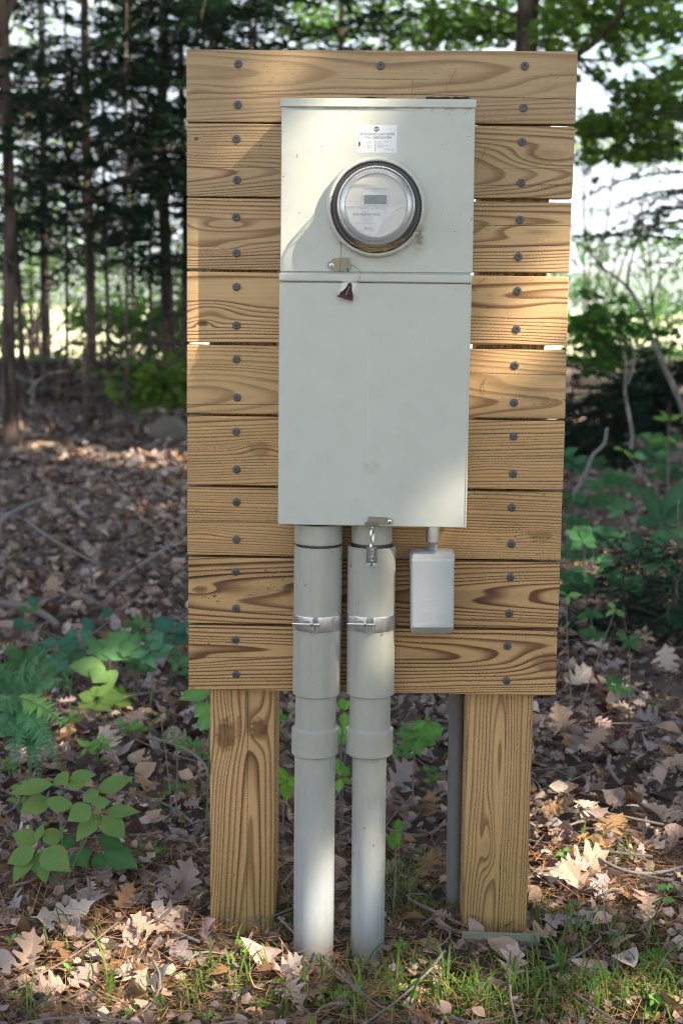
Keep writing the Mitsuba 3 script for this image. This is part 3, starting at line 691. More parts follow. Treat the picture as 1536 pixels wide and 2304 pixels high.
# ---------------------------------------------------------------- outlet cover
oc = thing('outlet_cover', 'pale grey weatherproof outlet cover hanging below the right corner of the meter box', 'outlet cover')
Yo = -0.092
fr = [(926, 1252), (1019, 1252), (1017, 1420), (927, 1420)]
pts = []
for (x, y, Yq) in [(930, 1262, Yo), (1015, 1262, Yo), (1014, 1408, Yo), (930, 1408, Yo), (932, 1248, Yo + 0.018), (1014, 1248, Yo + 0.018), (930, 1418, Yo + 0.012), (1013, 1418, Yo + 0.012)]: pts.append(at(x, y, Yq))
front = np.array(pts); back = front.copy(); back[:, 1] = -0.03
k = obj('cover', hull_pts(np.vstack([front, back]), 0.006), 'mat_cover', oc, 50); part_label(k, 'smooth rounded front cover')
tl, tr = at(925, 1247, Yo + 0.030), at(1020, 1247, Yo + 0.030)
obj('top_hood', hull_pts([[tl[0], yy, tl[2] + dz] for yy in (Yo + 0.026, -0.02) for dz in (0, -0.024)] + [[tr[0], yy, tl[2] + dz] for yy in (Yo + 0.026, -0.02) for dz in (0, -0.024)], 0.003), 'mat_cover', oc, 50)
for s in [(944, 958), (990, 1006)]:
    obj('cord_notch', hull_pts([at(s[0], 1418, Yo + .02), at(s[1], 1418, Yo + .02), at(s[1], 1424, Yo + .02), at(s[0], 1424, Yo + .02)] + [at(s[0], 1418, -.03), at(s[1], 1424, -.03)], 0.001), 'mat_cover', oc)
em = []
for (x0, x1, y0, y1) in [(936, 1006, 1352, 1353.2), (936, 1006, 1362, 1363.2), (947, 995, 1380, 1381), (947, 995, 1391, 1392), (947, 948, 1380, 1392), (994, 995, 1380, 1392), (945, 998, 1404, 1406)]:
    em.append(pslab([(x0, y0), (x1, y0), (x1, y1), (x0, y1)], Yo - 0.0068, Yo - 0.004, 0))
obj('embossing', cat_mesh(em), 'mat_cover', oc)
a, b = at(974, 1180, -0.06), at(974, 1219, -0.06)
obj('threaded_nipple', tube([a, b + [0, 0, .001], b], [0.0146, 0.0146, 0.0138], 28), 'mat_steel', oc, 40)
obj('neck', tube([b, at(972, 1252, -0.06)], 0.0095, 20), 'mat_conduit_dark', oc, 40)
obj('back_box', slab(at(930, 1246, -0.03)[[0, 2]], at(1015, 1246, -0.03)[[0, 2]], at(1013, 1412, -0.03)[[0, 2]], at(930, 1412, -0.03)[[0, 2]], -0.034, -0.0005, 0.002), 'mat_conduit_dark', oc)
obj('rust_spot', place(lathe([(0, 0.002), (0.0015, 0.0016), (0.0025, 0.0)], 9), at(1006, 1250, Yo + .012), 'front'), 'mat_rust', oc, 40)
tag(obj('buried_board', hull_pts([at(1040, 2097, -0.03), at(1213, 2103, -0.03), at(1213, 2120, -0.03), at(1040, 2112, -0.03)] + [at(1040, 2097, 0.02), at(1213, 2103, 0.02)] + [at(1040, 2150, 0.0), at(1213, 2150, 0.0)], 0.001), 'mat_old_board'),
    'greenish weathered board edge half buried at the foot of the right post', 'board')
scene['air'] = {'type': 'homogeneous', 'albedo': rgb(0.95, 0.96, 0.98), 'sigma_t': 0.0005}
scene['clear_boundary'] = {'type': 'null'}
scene['haze'] = {'type': 'cube', 'to_world': T().translate([0, 250, 14]).scale([960, 1260, 20]), 'bsdf': {'type': 'ref', 'id': 'clear_boundary'}, 'interior': {'type': 'ref', 'id': 'air'}}
labels['haze'] = {'label': 'pale bluish summer haze over the meadow and far hills', 'category': 'haze', 'kind': 'stuff'}
scene['camera']['medium'] = {'type': 'ref', 'id': 'air'}
# FOLIAGE
# ---------------------------------------------------------------- leaf shapes
def leaf_strip(stations, curl_x=0.0, curl_y=0.0, fold=0.0, twist=0.0):
    """a leaf along +y from the origin, length 1; stations (y, half width) ; 3 vertices across"""
    y, w = np.array(stations, float).T
    v = []
    for yy, ww in zip(y, w):
        for s in (-1, 0, 1):
            x = s * ww
            v.append([x, yy, curl_y * (yy - 0.35) ** 2 + curl_x * x * x + fold * abs(x) + twist * x * yy])
    return np.array(v), grid_faces(len(y), 3)


OAK = [(0, .008), (.10, .012), (.14, .07), (.21, .20), (.26, .20), (.31, .09), (.38, .11), (.44, .31), (.50, .29), (.54, .13), (.60, .15), (.66, .33), (.72, .27), (.76, .13), (.82, .22), (.86, .18), (.90, .07), (1, .005)]
OAK_S = [(0, .01), (.2, .20), (.3, .10), (.45, .30), (.55, .14), (.68, .31), (.8, .14), (.87, .18), (1, .01)]
BEECH = [(0, .01), (.1, .10), (.25, .24), (.42, .31), (.6, .27), (.8, .15), (.92, .05), (1, .005)]
MAPLE2 = np.array([[0, 0], [.12, .10], [.34, -.02], [.30, .16], [.56, .36], [.34, .40], [.40, .60], [.22, .58], [.10, .70], [0, 1.0], [-.10, .70], [-.22, .58], [-.40, .60], [-.34, .40], [-.56, .36], [-.30, .16], [-.34, -.02], [-.12, .10]])
MAPLE_V = np.vstack([[[0, .34, 0.03]], np.c_[MAPLE2, -0.12 * MAPLE2[:, 0] ** 2 - 0.1 * (MAPLE2[:, 1] - .4) ** 2]])
MAPLE_F = np.array([[0, i + 1, (i + 1) % 18 + 1] for i in range(18)])
DIA_V = np.array([[0, 0, 0], [.32, .42, -.03], [0, 1, -.05], [-.32, .42, -.03], [0, .45, .04]]); DIA_F = np.array([[0, 1, 4], [1, 2, 4], [2, 3, 4], [3, 0, 4]])
CARD_V = np.array([[0, 0, 0], [.36, .45, 0], [0, 1, 0], [-.36, .45, 0.0]]); CARD_F = np.array([[0, 1, 2], [0, 2, 3]])


def rand_frames(n, r, tilt):
    nrm = np.c_[r.normal(0, tilt, (n, 2)), np.ones(n)]; a = r.uniform(0, 2 * np.pi, n)
    return frames(nrm, np.c_[np.cos(a), np.sin(a), np.zeros(n)])


# ---------------------------------------------------------------- dead leaves on the ground
PAL = np.array([[.40, .285, .215], [.37, .27, .235], [.33, .275, .265], [.215, .135, .085], [.105, .070, .050], [.30, .20, .115], [.47, .385, .315], [.25, .20, .18], [.15, .10, .075]])
PAL = PAL * np.array([.92, .93, .96]); PAL = np.clip(PAL.mean() + (PAL - PAL.mean()) * 1.25, .03, .9)
PALP = np.array([.22, .17, .16, .10, .09, .05, .09, .08, .04])
VARS = [leaf_strip(OAK, *c) for c in ((-.6, .10, .10, .1), (.9, -.30, -.06, -.2), (-1.4, .35, .25, .3), (.3, .6, .2, -.3), (-.4, -.5, .3, .2))] + [leaf_strip(BEECH, *c) for c in ((.7, .5, -.2, .3), (-1.2, -.6, .4, -.5), (1.8, .2, .2, .6))] + [leaf_strip(BEECH, *c) for c in ((-.5, .25, .15, .1), (1.1, -.3, .1, -.3), (-1.5, .5, .3, .2))]
VARS += [leaf_strip(OAK, *c) for c in ((-2.6, .8, .5, .5), (2.2, -.7, .35, -.6))] + [leaf_strip(BEECH, *c) for c in ((-3.0, .9, .6, .4), (2.4, .5, -.4, -.5))]
OAKS = [leaf_strip(OAK, *c) for c in ((-.9, .45, .2, .3), (1.3, -.5, -.06, -.4), (-1.8, .6, .4, .5), (.6, .9, .3, -.5), (-.8, -.8, .45, .4))]
VARS_S = [leaf_strip(OAK_S, *c) for c in ((-.6, .2, .1, .1), (.9, -.3, -.06, -.2), (-1.4, .4, .25, .3), (.3, .6, .2, -.3))]


def litter(n, y0, y1, size, vars_, seed, tilt, lift, near_fine=False):
    r = np.random.default_rng(seed); y = r.uniform(y0, y1, n * 3)
    hw = 0.27 * (y + 3.05) + 0.45; x = r.uniform(-1, 1, n * 3) * hw
    keep = r.uniform(0, 1, n * 3) < hw / hw.max(); x, y = x[keep][:n], y[keep][:n]; n = len(x)
    sz = r.uniform(*size, n) * np.where(r.uniform(size=n) < 0.3, 0.55, 1.0)
    if near_fine: sz = np.where((y < -0.15) & (r.uniform(size=n) < 0.75), sz * 0.5, sz)
    R = rand_frames(n, r, tilt); z = ground_z(x, y) + lift * r.uniform(0, 1, n) ** 1.5
    # clumping: drop leaves where a noise says bare earth
    bare = meshkit.fbm(np.stack([x * 1.6, y * 1.6, 0 * x], -1), 3, 21)
    ok = bare > 0.30 + 0.22 * r.uniform(size=n); pick = r.integers(0, len(vars_), n)
    col = PAL[r.choice(len(PAL), n, p=PALP)] * r.uniform(0.7, 1.15, (n, 1))
    ms, cs = [], []
    for i, (tv, tf) in enumerate(vars_):
        s = ok & (pick == i)
        tv2 = tv - [0, .45, 0]
        ms.append(scatter(tv2, tf, np.stack([x, y, z], -1)[s], R[s], sz[s]))
        shade = 0.92 + 0.16 * r.uniform(size=len(tv))
        cs.append((col[s][:, None] * shade[None, :, None]).reshape(-1, 3))
    return cat_mesh(ms), np.vstack(cs)


parts_ = [litter(6400, -1.5, 2.4, (.035, .095), VARS, 1, 0.75, 0.05, True), litter(10500, 2.2, 7.0, (.04, .10), VARS, 2, 0.7, 0.045), litter(12000, 6.8, 14.5, (.06, .13), VARS_S, 3, 0.5, 0.035)]
tag(obj('leaf_litter', cat_mesh([p[0] for p in parts_]), 'mat_litter', None, False, np.vstack([p[1] for p in parts_])), 'carpet of brown and tan dead leaves covering the forest floor', 'leaf litter', kind='stuff')
# large single oak leaves lying on top
BIG = [(135, 2095, .19, 20, 6), (250, 1985, .17, 60, 2), (205, 2055, .15, -40, 2), (410, 2045, .16, 75, 7), (380, 2020, .13, 110, 1), (345, 2120, .13, 160, 0), (300, 2225, .13, 150, 6), (345, 2245, .12, 20, 6), (65, 2200, .13, 70, 0), (30, 2060, .13, 120, 2),
       (1265, 2108, .18, 15, 2), (1215, 2135, .15, 200, 0), (1240, 2010, .16, 50, 6), (1300, 2020, .14, 110, 0), (1350, 1910, .17, 95, 5), (1370, 1895, .15, 60, 5), (1320, 1850, .13, 80, 6), (1250, 1845, .15, 5, 5), (1300, 1985, .18, 35, 0), (1470, 1930, .12, 130, 6), (1350, 2025, .13, 250, 2), (1455, 2060, .13, 70, 0),
       (1230, 1640, .20, 20, 1), (1270, 1660, .16, 100, 0), (1400, 1590, .18, 150, 2), (1330, 1700, .17, 60, 0), (1460, 1640, .18, 10, 2), (1500, 1520, .20, 100, 6), (1290, 1560, .17, 40, 6), (1380, 1520, .18, 200, 2), (1440, 1470, .20, 80, 0), (1340, 1470, .20, 140, 6), (1500, 1750, .15, 30, 0),
       (890, 1790, .15, 40, 2), (935, 1720, .15, 140, 1), (965, 1850, .14, 80, 5), (850, 2110, .10, 10, 6), (820, 2130, .09, 100, 0), (1150, 2225, .12, 70, 1), (350, 1830, .12, 80, 7), (290, 1660, .16, 60, 0), (400, 1690, .15, 20, 2), (250, 1700, .17, 120, 6), (200, 1270, .20, 160, 6), (360, 1330, .22, 30, 6), (120, 1350, .20, 100, 0), (60, 1720, .2, 40, 2), (330, 1560, .2, 60, 2),
       (640, 2220, .09, 30, 6), (660, 2270, .12, 130, 2), (180, 2240, .11, 60, 1), (95, 2260, .12, 10, 0), (955, 1990, .12, 75, 5)]
r = np.random.default_rng(77)
CW = ['tan', 'pinkish tan', 'greyish', 'brown', 'dark brown', 'orange brown', 'pale', 'grey brown', 'dull brown']
ORD = ['first', 'second', 'third', 'fourth', 'fifth', 'sixth', 'seventh', 'eighth', 'ninth', 'tenth']


def zone_of(x, y):
    if y > 2170: return 'in the foreground litter at the lower left' if x < 560 else 'in the foreground litter below the pipes'
    if x < 470: return 'on the ground left of the left post foot' if y > 1760 else ('among the green seedlings left of the panel' if y > 1500 else 'on the dark litter left of the panel')
    if x < 1040: return 'on the ground between the posts'
    return 'in the sunny patch right of the right post' if y > 1740 else ('on the litter right of the bottom planks' if y < 1600 else 'right of the right post top')


groups_, leaf_label = {}, {}
for i, b in enumerate(BIG): groups_.setdefault((PAL_W := CW[b[4]], zone_of(b[0], b[1])), []).append(i)
for (w_, z_), ids in groups_.items():
    for o_, i in enumerate(sorted(ids, key=lambda i: BIG[i][0])):
        leaf_label[i] = f'{w_} oak leaf {z_}' + (f', {ORD[o_]} from left' if len(ids) > 1 else '')
for i, (px, py, L, ang, ci) in enumerate(BIG):
    p = on_ground(px, py); a = math.radians(ang); tv, tf = OAKS[i % len(OAKS)]
    nrm = np.array([[r.normal(0, .3), -0.35 + r.normal(0, .25), 1.0]]); R = frames(nrm, np.array([[math.cos(a), math.sin(a), 0.0]]))
    v, f = scatter((tv - [0, .45, 0]) * [1.05, 1, 1.2], tf, p[None] + [0, 0, 0.035], R, np.array([L * .74]))
    col = PAL[ci] * r.uniform(0.75, 1.0) * (0.92 + 0.16 * r.uniform(size=(len(v), 1)))
    tag(obj('dead_oak_leaf', (v, f), 'mat_litter', None, False, col), leaf_label[i], 'dead leaf', 'large dead oak leaves lying on the ground')
# broken scraps between the leaves
ms, cs = [], []
for n, y0, y1, s0, s1 in ((9000, -1.5, 2.4, .010, .034), (9000, 2.2, 8, .018, .045)):
    y = r.uniform(y0, y1, n); x = r.uniform(-1, 1, n) * (0.27 * (y + 3.05) + 0.4)
    v, f = scatter(np.array([[0, 0, 0], [.4, .3, .08], [.22, .9, -.05], [-.2, 1, .1], [-.45, .35, .02], [0, .5, .06]]), np.array([[0, 1, 5], [1, 2, 5], [2, 3, 5], [3, 4, 5], [4, 0, 5]]), np.stack([x, y, ground_z(x, y) + .015 + .03 * r.uniform(size=n)], -1), rand_frames(n, r, .6), r.uniform(s0, s1, n))
    ms.append((v, f)); cs.append(rep(PAL[r.choice(len(PAL), n, p=PALP)] * r.uniform(.3, .8, (n, 1)), 6))
tag(obj('leaf_scraps', cat_mesh(ms), 'mat_litter', None, False, np.vstack(cs)), 'small broken brown scraps of dead leaf between the whole leaves', 'leaf litter', kind='stuff')
# needles and twiglets
n = 15000
y = r.uniform(-1.5, 0.5, n) ; x = r.uniform(-1, 1, n) * (0.27 * (y + 3.05) + 0.3); R = rand_frames(n, r, 0.22)
nv = np.array([[-.5, 0, 0], [.5, 0, 0], [.5, 1, 0], [-.5, 1, 0.0]]); L = r.uniform(.04, .10, n)
v, f = scatter(nv, np.array([[0, 1, 2], [0, 2, 3]]), np.stack([x, y, ground_z(x, y) + 0.022 + 0.02 * r.uniform(size=n)], -1), R, L, np.full(n, 0.0014))
tag(obj('fallen_needles', (v, f), 'mat_litter', None, False, rep(np.array([[.33, .17, .085]]) * r.uniform(.5, 1.3, (n, 1)), 4)), 'reddish dead pine needles strewn over the foreground soil', 'pine needles', kind='stuff')
ms = []
for _ in range(330):
    y0 = r.uniform(-1.2, 9) if _ > 120 else r.uniform(-1.2, 2); x0 = r.uniform(-1, 1) * (0.27 * (y0 + 3.05) + 0.3); a = r.uniform(0, 6.28); L0 = r.uniform(.08, .45)
    p0 = np.array([x0, y0, 0]); d = np.array([math.cos(a), math.sin(a), 0]); pp = [p0, p0 + d * L0 * .5 + r.normal(0, .02, 3), p0 + d * L0]
    pp = np.array(pp); pp[:, 2] = ground_z(pp[:, 0], pp[:, 1]) + 0.03 + r.uniform(0, .03, 3); ms.append(tube(spline(pp, 6), np.linspace(.0035, .0015, 6), 5))
tag(obj('fallen_twigs', cat_mesh(ms), 'mat_twig'), 'thin grey fallen twigs scattered through the leaf litter', 'twigs', kind='stuff')


def stick(pxs, r0, r1, mat, label, lift=0.04, cat='stick'):
    pp = np.array([on_ground(x, y) for x, y in pxs]) + [0, 0, lift]
    return tag(obj('fallen_stick', tube(spline(pp, 16), np.linspace(r0, r1, 16) * .75, 7), mat, None, 50), label, cat)


stick([(250, 1341), (325, 1290), (396, 1238)], .013, .011, 'mat_pale_twig', 'straight pale grey stick lying on the leaves left of the panel', .05)
stick([(330, 1735), (410, 1760), (470, 1838)], .006, .005, 'mat_twig', 'dark thin twig bending down to the left post', .10)
stick([(1180, 2232), (1290, 2195), (1350, 2148)], .005, .003, 'mat_pale_twig', 'curved bare twig on the ground right of the right post foot')
stick([(1325, 1950), (1420, 2000), (1536, 1985)], .006, .005, 'mat_pale_twig', 'light twig lying level at the right edge near the oak leaves')
stick([(0, 1255), (40, 1195), (110, 1165)], .02, .012, 'mat_pale_twig', 'pale arched dead branch at the left edge above the ferns', .12)
stick([(60, 1190), (150, 1255), (215, 1290)], .014, .008, 'mat_twig', 'dark branch slanting down from the pale arched branch', .05)
stick([(1370, 1730), (1372, 1765), (1395, 1795)], .008, .006, 'mat_pale_twig', 'short pale bent stick lying right of the right post')
stick([(1290, 1850), (1440, 1880), (1536, 1900)], .006, .004, 'mat_twig', 'long dark twig crossing the lit leaves on the right')
stick([(870, 1900), (940, 1915), (1000, 1880)], .006, .005, 'mat_twig', 'dark twig between the right pipe and the thin conduit')
stick([(0, 1380), (60, 1390), (130, 1430)], .025, .016, 'mat_twig', 'thick dark dead branch behind the ferns at the left edge', .04)
stick([(230, 1620), (330, 1600), (400, 1590)], .007, .005, 'mat_twig', 'thin twig lying behind the spotted plant', .06)
stick([(620, 1760), (650, 1840)], .006, .005, 'mat_twig', 'short twig between the left post and the left pipe')

# ---------------------------------------------------------------- grass
bl = []; cs = []
CL = [(690, 2110, 14), (640, 2130, 10), (880, 2060, 26), (905, 1990, 18), (930, 2080, 14), (760, 2215, 10), (860, 2215, 16), (900, 2180, 10), (960, 2270, 22), (1040, 2285, 28), (1110, 2280, 20), (1180, 2290, 16), (1230, 2100, 14), (1270, 2120, 26), (1240, 2180, 12), (1330, 2110, 16),
      (1400, 2150, 16), (1480, 2170, 18), (1500, 2240, 36), (1400, 2260, 38), (1300, 2280, 40), (1200, 2250, 30), (1100, 2290, 40), (1000, 2240, 30), (1480, 2290, 40), (250, 2230, 14), (450, 2260, 20), (480, 2200, 10), (550, 2230, 14), (600, 2280, 12), (740, 2290, 16), (830, 2280, 16), (400, 1850, 12), (300, 1960, 12), (1020, 2040, 8), (990, 2060, 10), (160, 2150, 10), (1290, 2240, 14), (1370, 1970, 10), (1310, 1890, 8), (60, 2290, 12), (350, 2290, 14)]
for px, py, n in CL:
    g0 = on_ground(px, py)
    for _ in range(int(n * 1.5)):
        b0 = g0 + np.r_[r.normal(0, .04, 2), 0]; b0[2] = ground_z(b0[0], b0[1]) ; a = r.uniform(0, 6.28); L = r.uniform(.04, .13); lean = r.uniform(.2, .9)
        d = np.array([math.cos(a), math.sin(a), 0]); P = bezier(b0, b0 + [0, 0, L * .8] + d * L * .15, b0 + d * L * lean + [0, 0, L * r.uniform(.35, .8)], 6)
        side = np.cross(d, [0, 0, 1]); w = r.uniform(.0012, .0030) * np.array([1, 1, .9, .75, .5, .05])
        bl.append((np.vstack([P - side * w[:, None], P + side * w[:, None]]), np.array([[i, i + 1, 6 + i] for i in range(5)] + [[i + 1, 7 + i, 6 + i] for i in range(5)])))
        cs.append(np.tile(np.array([.13, .22, .055]) * r.uniform(.6, 1.5) + [.02 * r.uniform(), .01, 0], (12, 1)))
tag(obj('grass', cat_mesh(bl), 'mat_leaf', None, False, np.vstack(cs)), 'sparse thin green grass blades sprouting through the foreground litter', 'grass', kind='stuff')

# ---------------------------------------------------------------- plants
OVATE = [(0, .01), (.06, .10), (.16, .24), (.30, .34), (.45, .36), (.60, .31), (.75, .21), (.88, .10), (.96, .03), (1, 0.004)]
LANCE = [(0, .01), (.1, .07), (.25, .13), (.45, .16), (.65, .13), (.85, .06), (1, 0.004)]
LOBED = [(0, .02), (.08, .18), (.15, .30), (.22, .22), (.34, .24), (.44, .42), (.52, .36), (.58, .20), (.70, .24), (.78, .22), (.86, .10), (1, 0.004)]


def leaf3d(base, tip, width, nrm, shape=OVATE, curl=-0.18):
    base, tip = np.asarray(base, float), np.asarray(tip, float); L = np.linalg.norm(tip - base)
    tv, tf = leaf_strip(shape, -0.35, curl, 0.18, 0.05 * random.uniform(-1, 1))
    R = frames(np.array([nrm], float), np.array([tip - base]))
    return scatter(tv, tf, base[None], R, np.array([L]), np.array([width]) if width else None)


random.seed(5)


def leafy(name, label, cat, Yb, base_px, whorls, mat='mat_leaf', col=(.05, .105, .035), wr=0.95, shape=OVATE, stem_r=.0025, group=None, dz=0.0, stem_col='mat_twig', up=(0, -0.75, 0.8)):
    """whorls: list of ((cx, cy), [(tip x, tip y), ...]) in photo pixels on the plane y = Yb; every leaf and stem a part"""
    k = thing(name, label, cat, group)
    g0 = at(base_px[0], base_px[1], Yb); g0[2] = ground_z(g0[0], g0[1]) - 0.01
    for (c, tips) in whorls:
        Yc = Yb + random.uniform(-.03, .03); pc = at(c[0], c[1], Yc)
        if np.linalg.norm(pc - g0) > 0.02:
            obj('stem', tube(bezier(g0, (g0 + pc) / 2 + [random.uniform(-.02, .02), 0.02, .03], pc, 8), np.linspace(stem_r, stem_r * .6, 8), 6), stem_col, k, 60)
        for tpx in tips:
            pt = at(tpx[0], tpx[1], Yc - 0.0006 * (tpx[1] - c[1]) + random.uniform(-.015, .015))
            nrm = np.array(up, float) + [random.uniform(-.65, .65), random.uniform(-.35, .35), random.uniform(-.2, .3)]
            L = np.linalg.norm(pt - pc); m = leaf3d(pc + (pt - pc) * 0.06, pt, L * wr * random.uniform(.85, 1.1), nrm, shape, random.uniform(-.35, .1))
            kw = {}
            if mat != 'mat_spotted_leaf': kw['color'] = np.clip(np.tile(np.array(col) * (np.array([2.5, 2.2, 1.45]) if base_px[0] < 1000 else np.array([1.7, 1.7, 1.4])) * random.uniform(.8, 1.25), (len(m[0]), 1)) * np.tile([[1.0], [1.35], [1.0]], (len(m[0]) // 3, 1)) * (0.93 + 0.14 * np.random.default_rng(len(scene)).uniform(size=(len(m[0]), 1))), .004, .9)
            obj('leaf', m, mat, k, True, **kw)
    return k


def leafset(name, label, cat, Yb, base, leaves, mat='mat_leaf', col=(.1, .2, .07), hubs=(), shape=OVATE, stem_r=.0022, curl=(-.3, .05)):
    """leaves: (base x, base y, tip x, tip y, width) in an enlargement of the photograph (2.307 times, from (0, 1305)); hubs: where stems end"""
    k = thing(name, label, cat); cv = lambda x, y: (x / 2.307, 1305 + y / 2.307)
    g0 = at(*cv(*base), Yb); g0[2] = ground_z(g0[0], g0[1]) - .01
    for hx, hy in hubs:
        ph = at(*cv(hx, hy), Yb + random.uniform(-.01, .02)); obj('stem', tube(bezier(g0, (g0 + ph) / 2 + [random.uniform(-.015, .015), .015, .02], ph, 8), np.linspace(stem_r, stem_r * .6, 8), 6), 'mat_stem', k, 60)
    for bx, by, tx, ty, w in leaves:
        dy = random.uniform(-.02, .02); b, t_ = at(*cv(bx, by), Yb + dy), at(*cv(tx, ty), Yb + dy - .0002 * (ty - by) + random.uniform(-.012, .012))
        nrm = np.array([random.uniform(-.35, .35), -.7 + random.uniform(-.2, .2), .8]); wid = w / 2.307 * (Yb - CAM[1]) / FPX / .58
        m = leaf3d(b, t_, wid, nrm, shape, random.uniform(*curl)); kw = {}
        if mat != 'mat_spotted_leaf': kw['color'] = np.clip(np.tile(np.array(col) * 1.3 * random.uniform(.85, 1.2), (len(m[0]), 1)) * np.tile([[1.0], [1.3], [1.0]], (len(m[0]) // 3, 1)), .004, .9)
        obj('leaf', m, mat, k, True, **kw)
    return k


Ysp = on_ground(170, 2020)[1]
leafset('spotted_plant', 'low plant with rounded green leaves speckled yellow, left of the left post', 'plant', Ysp, (300, 1640),
        [(190, 1365, 65, 1330, 100), (190, 1355, 215, 1252, 46), (222, 1358, 318, 1288, 86), (182, 1400, 46, 1482, 98), (168, 1420, 92, 1598, 74), (192, 1412, 232, 1592, 86), (218, 1398, 368, 1524, 128), (318, 1122, 292, 1222, 118), (258, 1138, 104, 1218, 92), (275, 1058, 38, 1108, 84), (345, 1074, 482, 1072, 72), (358, 1032, 494, 984, 72), (298, 1008, 366, 1092, 82), (503, 1100, 694, 1018, 96), (512, 1098, 422, 1140, 78), (520, 1122, 520, 1194, 84), (543, 1206, 728, 1206, 68), (472, 1172, 356, 1268, 96), (518, 1214, 406, 1368, 98), (536, 1228, 644, 1350, 116)],
        'mat_spotted_leaf', hubs=[(205, 1390), (310, 1060), (515, 1110), (525, 1210)])
leafset('dark_understory_plant', 'plain dark green leaves hanging below the yellow speckled plant', 'plant', Ysp + .05, (420, 1600), [(400, 1400, 442, 1496, 104), (540, 1402, 720, 1504, 112), (508, 1332, 642, 1402, 92), (380, 1330, 300, 1420, 80), (480, 1440, 560, 1500, 70)], col=(.055, .13, .05), hubs=[(470, 1380)])
Yp = on_ground(240, 1620)[1]
leafset('broadleaf_seedling', 'bright green seedling with one tall upright leaf and a pale drooping leaf', 'plant', Yp, (560, 700),
        [(590, 420, 640, 200, 190), (560, 418, 446, 262, 104), (640, 400, 700, 230, 90)], col=(.10, .22, .09), hubs=[(570, 420)], shape=LOBED)
leafset('pale_leaf_seedling', 'seedling whose pale leaf droops left of the tall upright leaf', 'plant', Yp - .05, (560, 720), [(548, 460, 356, 450, 112), (545, 465, 488, 548, 104), (560, 470, 600, 560, 80)], col=(.20, .34, .12), hubs=[(548, 462)])
leafset('yellow_green_seedling', 'yellow green seedling lit by sun below the pale drooping leaf', 'plant', Yp - .12, (510, 780), [(495, 615, 402, 598, 62), (500, 606, 466, 522, 62), (505, 605, 580, 522, 66), (510, 612, 658, 622, 74), (505, 620, 566, 704, 90), (495, 625, 408, 684, 66)], col=(.22, .33, .09), hubs=[(502, 612)])
leafset('star_leaf_seedling', 'bluish green seedling with a star of narrow leaflets beside the bottom planks', 'plant', Yp + .05, (770, 600), [(772, 368, 696, 326, 46), (776, 362, 768, 272, 50), (782, 362, 852, 298, 50), (786, 368, 914, 346, 54), (784, 376, 862, 410, 50), (778, 380, 806, 474, 54), (772, 380, 736, 444, 48), (768, 376, 648, 402, 54), (800, 310, 760, 262, 44), (800, 310, 850, 262, 44), (800, 308, 808, 240, 40)], col=(.09, .20, .11), hubs=[(776, 370), (800, 312)], shape=OVATE)
leafset('teal_leaf_plant', 'spreading plant with bluish teal leaves left of the tall upright leaf', 'plant', Yp + .12, (360, 620), [(420, 330, 268, 282, 74), (400, 350, 300, 352, 66), (380, 300, 350, 240, 60), (420, 300, 470, 250, 60), (330, 400, 240, 430, 66), (350, 420, 290, 480, 70), (390, 400, 440, 350, 60), (300, 330, 210, 300, 60), (420, 420, 380, 470, 60), (250, 380, 180, 350, 60)], col=(.06, .15, .10), hubs=[(410, 330), (330, 400)])
leafset('teal_leaf_plant', 'bluish teal leaved plant at the end of the second lowest plank', 'plant', Yp + .35, (880, 420), [(890, 268, 806, 164, 96), (900, 268, 980, 216, 70), (905, 280, 975, 300, 80), (880, 290, 830, 340, 80), (895, 290, 960, 350, 76), (520, 180, 590, 150, 60), (480, 210, 430, 250, 90), (140, 120, 190, 92, 54), (120, 230, 70, 200, 60), (130, 235, 150, 270, 64)], col=(.05, .13, .09), hubs=[(890, 275), (500, 200), (130, 230)])
leafset('broadleaf_shoot', 'single broad green leaf beside the top of the left post', 'plant', .5, (1060, 760), [(1090, 574, 932, 652, 90), (1085, 640, 1010, 720, 76), (1090, 700, 1040, 790, 80)], col=(.13, .26, .08), hubs=[(1085, 600)])
leafy('dark_teal_seedling', 'dark teal plant behind the fern at the left edge', 'plant', Yp + .3, (60, 1560), [((60, 1500), [(10, 1455), (45, 1470), (5, 1510), (100, 1465), (80, 1440)]), ((150, 1480), [(105, 1490), (130, 1450), (175, 1440), (165, 1500), (190, 1475)])], col=(.035, .085, .05), wr=1.0)
leafy('ground_weed', 'two leaved seedling on the leaf litter near the left edge above the ferns', 'plant', on_ground(60, 1430)[1], (60, 1430), [((55, 1415), [(30, 1400), (75, 1395), (50, 1430)]), ((65, 1375), [(40, 1372), (90, 1355)])], col=(.04, .10, .06), wr=1.0)
leafy('small_weed', 'narrow leaved weed left of the left post at mid height', 'plant', .6, (390, 1720), [((395, 1660), [(355, 1665), (380, 1630), (420, 1640), (430, 1675), (400, 1700)]), ((360, 1610), [(340, 1640), (375, 1590), (345, 1600)])], col=(.05, .115, .035), wr=.6, shape=LANCE)
leafy('green_shoot', 'fresh green leaves showing between the left post and the left pipe', 'plant', .5, (640, 1830), [((645, 1760), [(625, 1720), (665, 1735), (630, 1790), (670, 1780), (640, 1810), (612, 1760)])], col=(.08, .18, .04), wr=.8)
leafy('green_shoot', 'fresh green leaves showing between the two lower pipes', 'plant', .55, (770, 1830), [((768, 1750), [(752, 1700), (785, 1720), (755, 1780), (790, 1770)]), ((775, 1600), [(765, 1560), (785, 1570), (778, 1650)])], col=(.08, .19, .06), wr=.9)
leafy('lobed_seedling', 'lobed leaf seedling between the right pipe and the thin conduit', 'plant', .7, (930, 1740), [((935, 1660), [(890, 1640), (900, 1690), (960, 1635), (985, 1665), (950, 1710), (1000, 1640)])], col=(.045, .12, .045), wr=1.0, shape=LOBED)
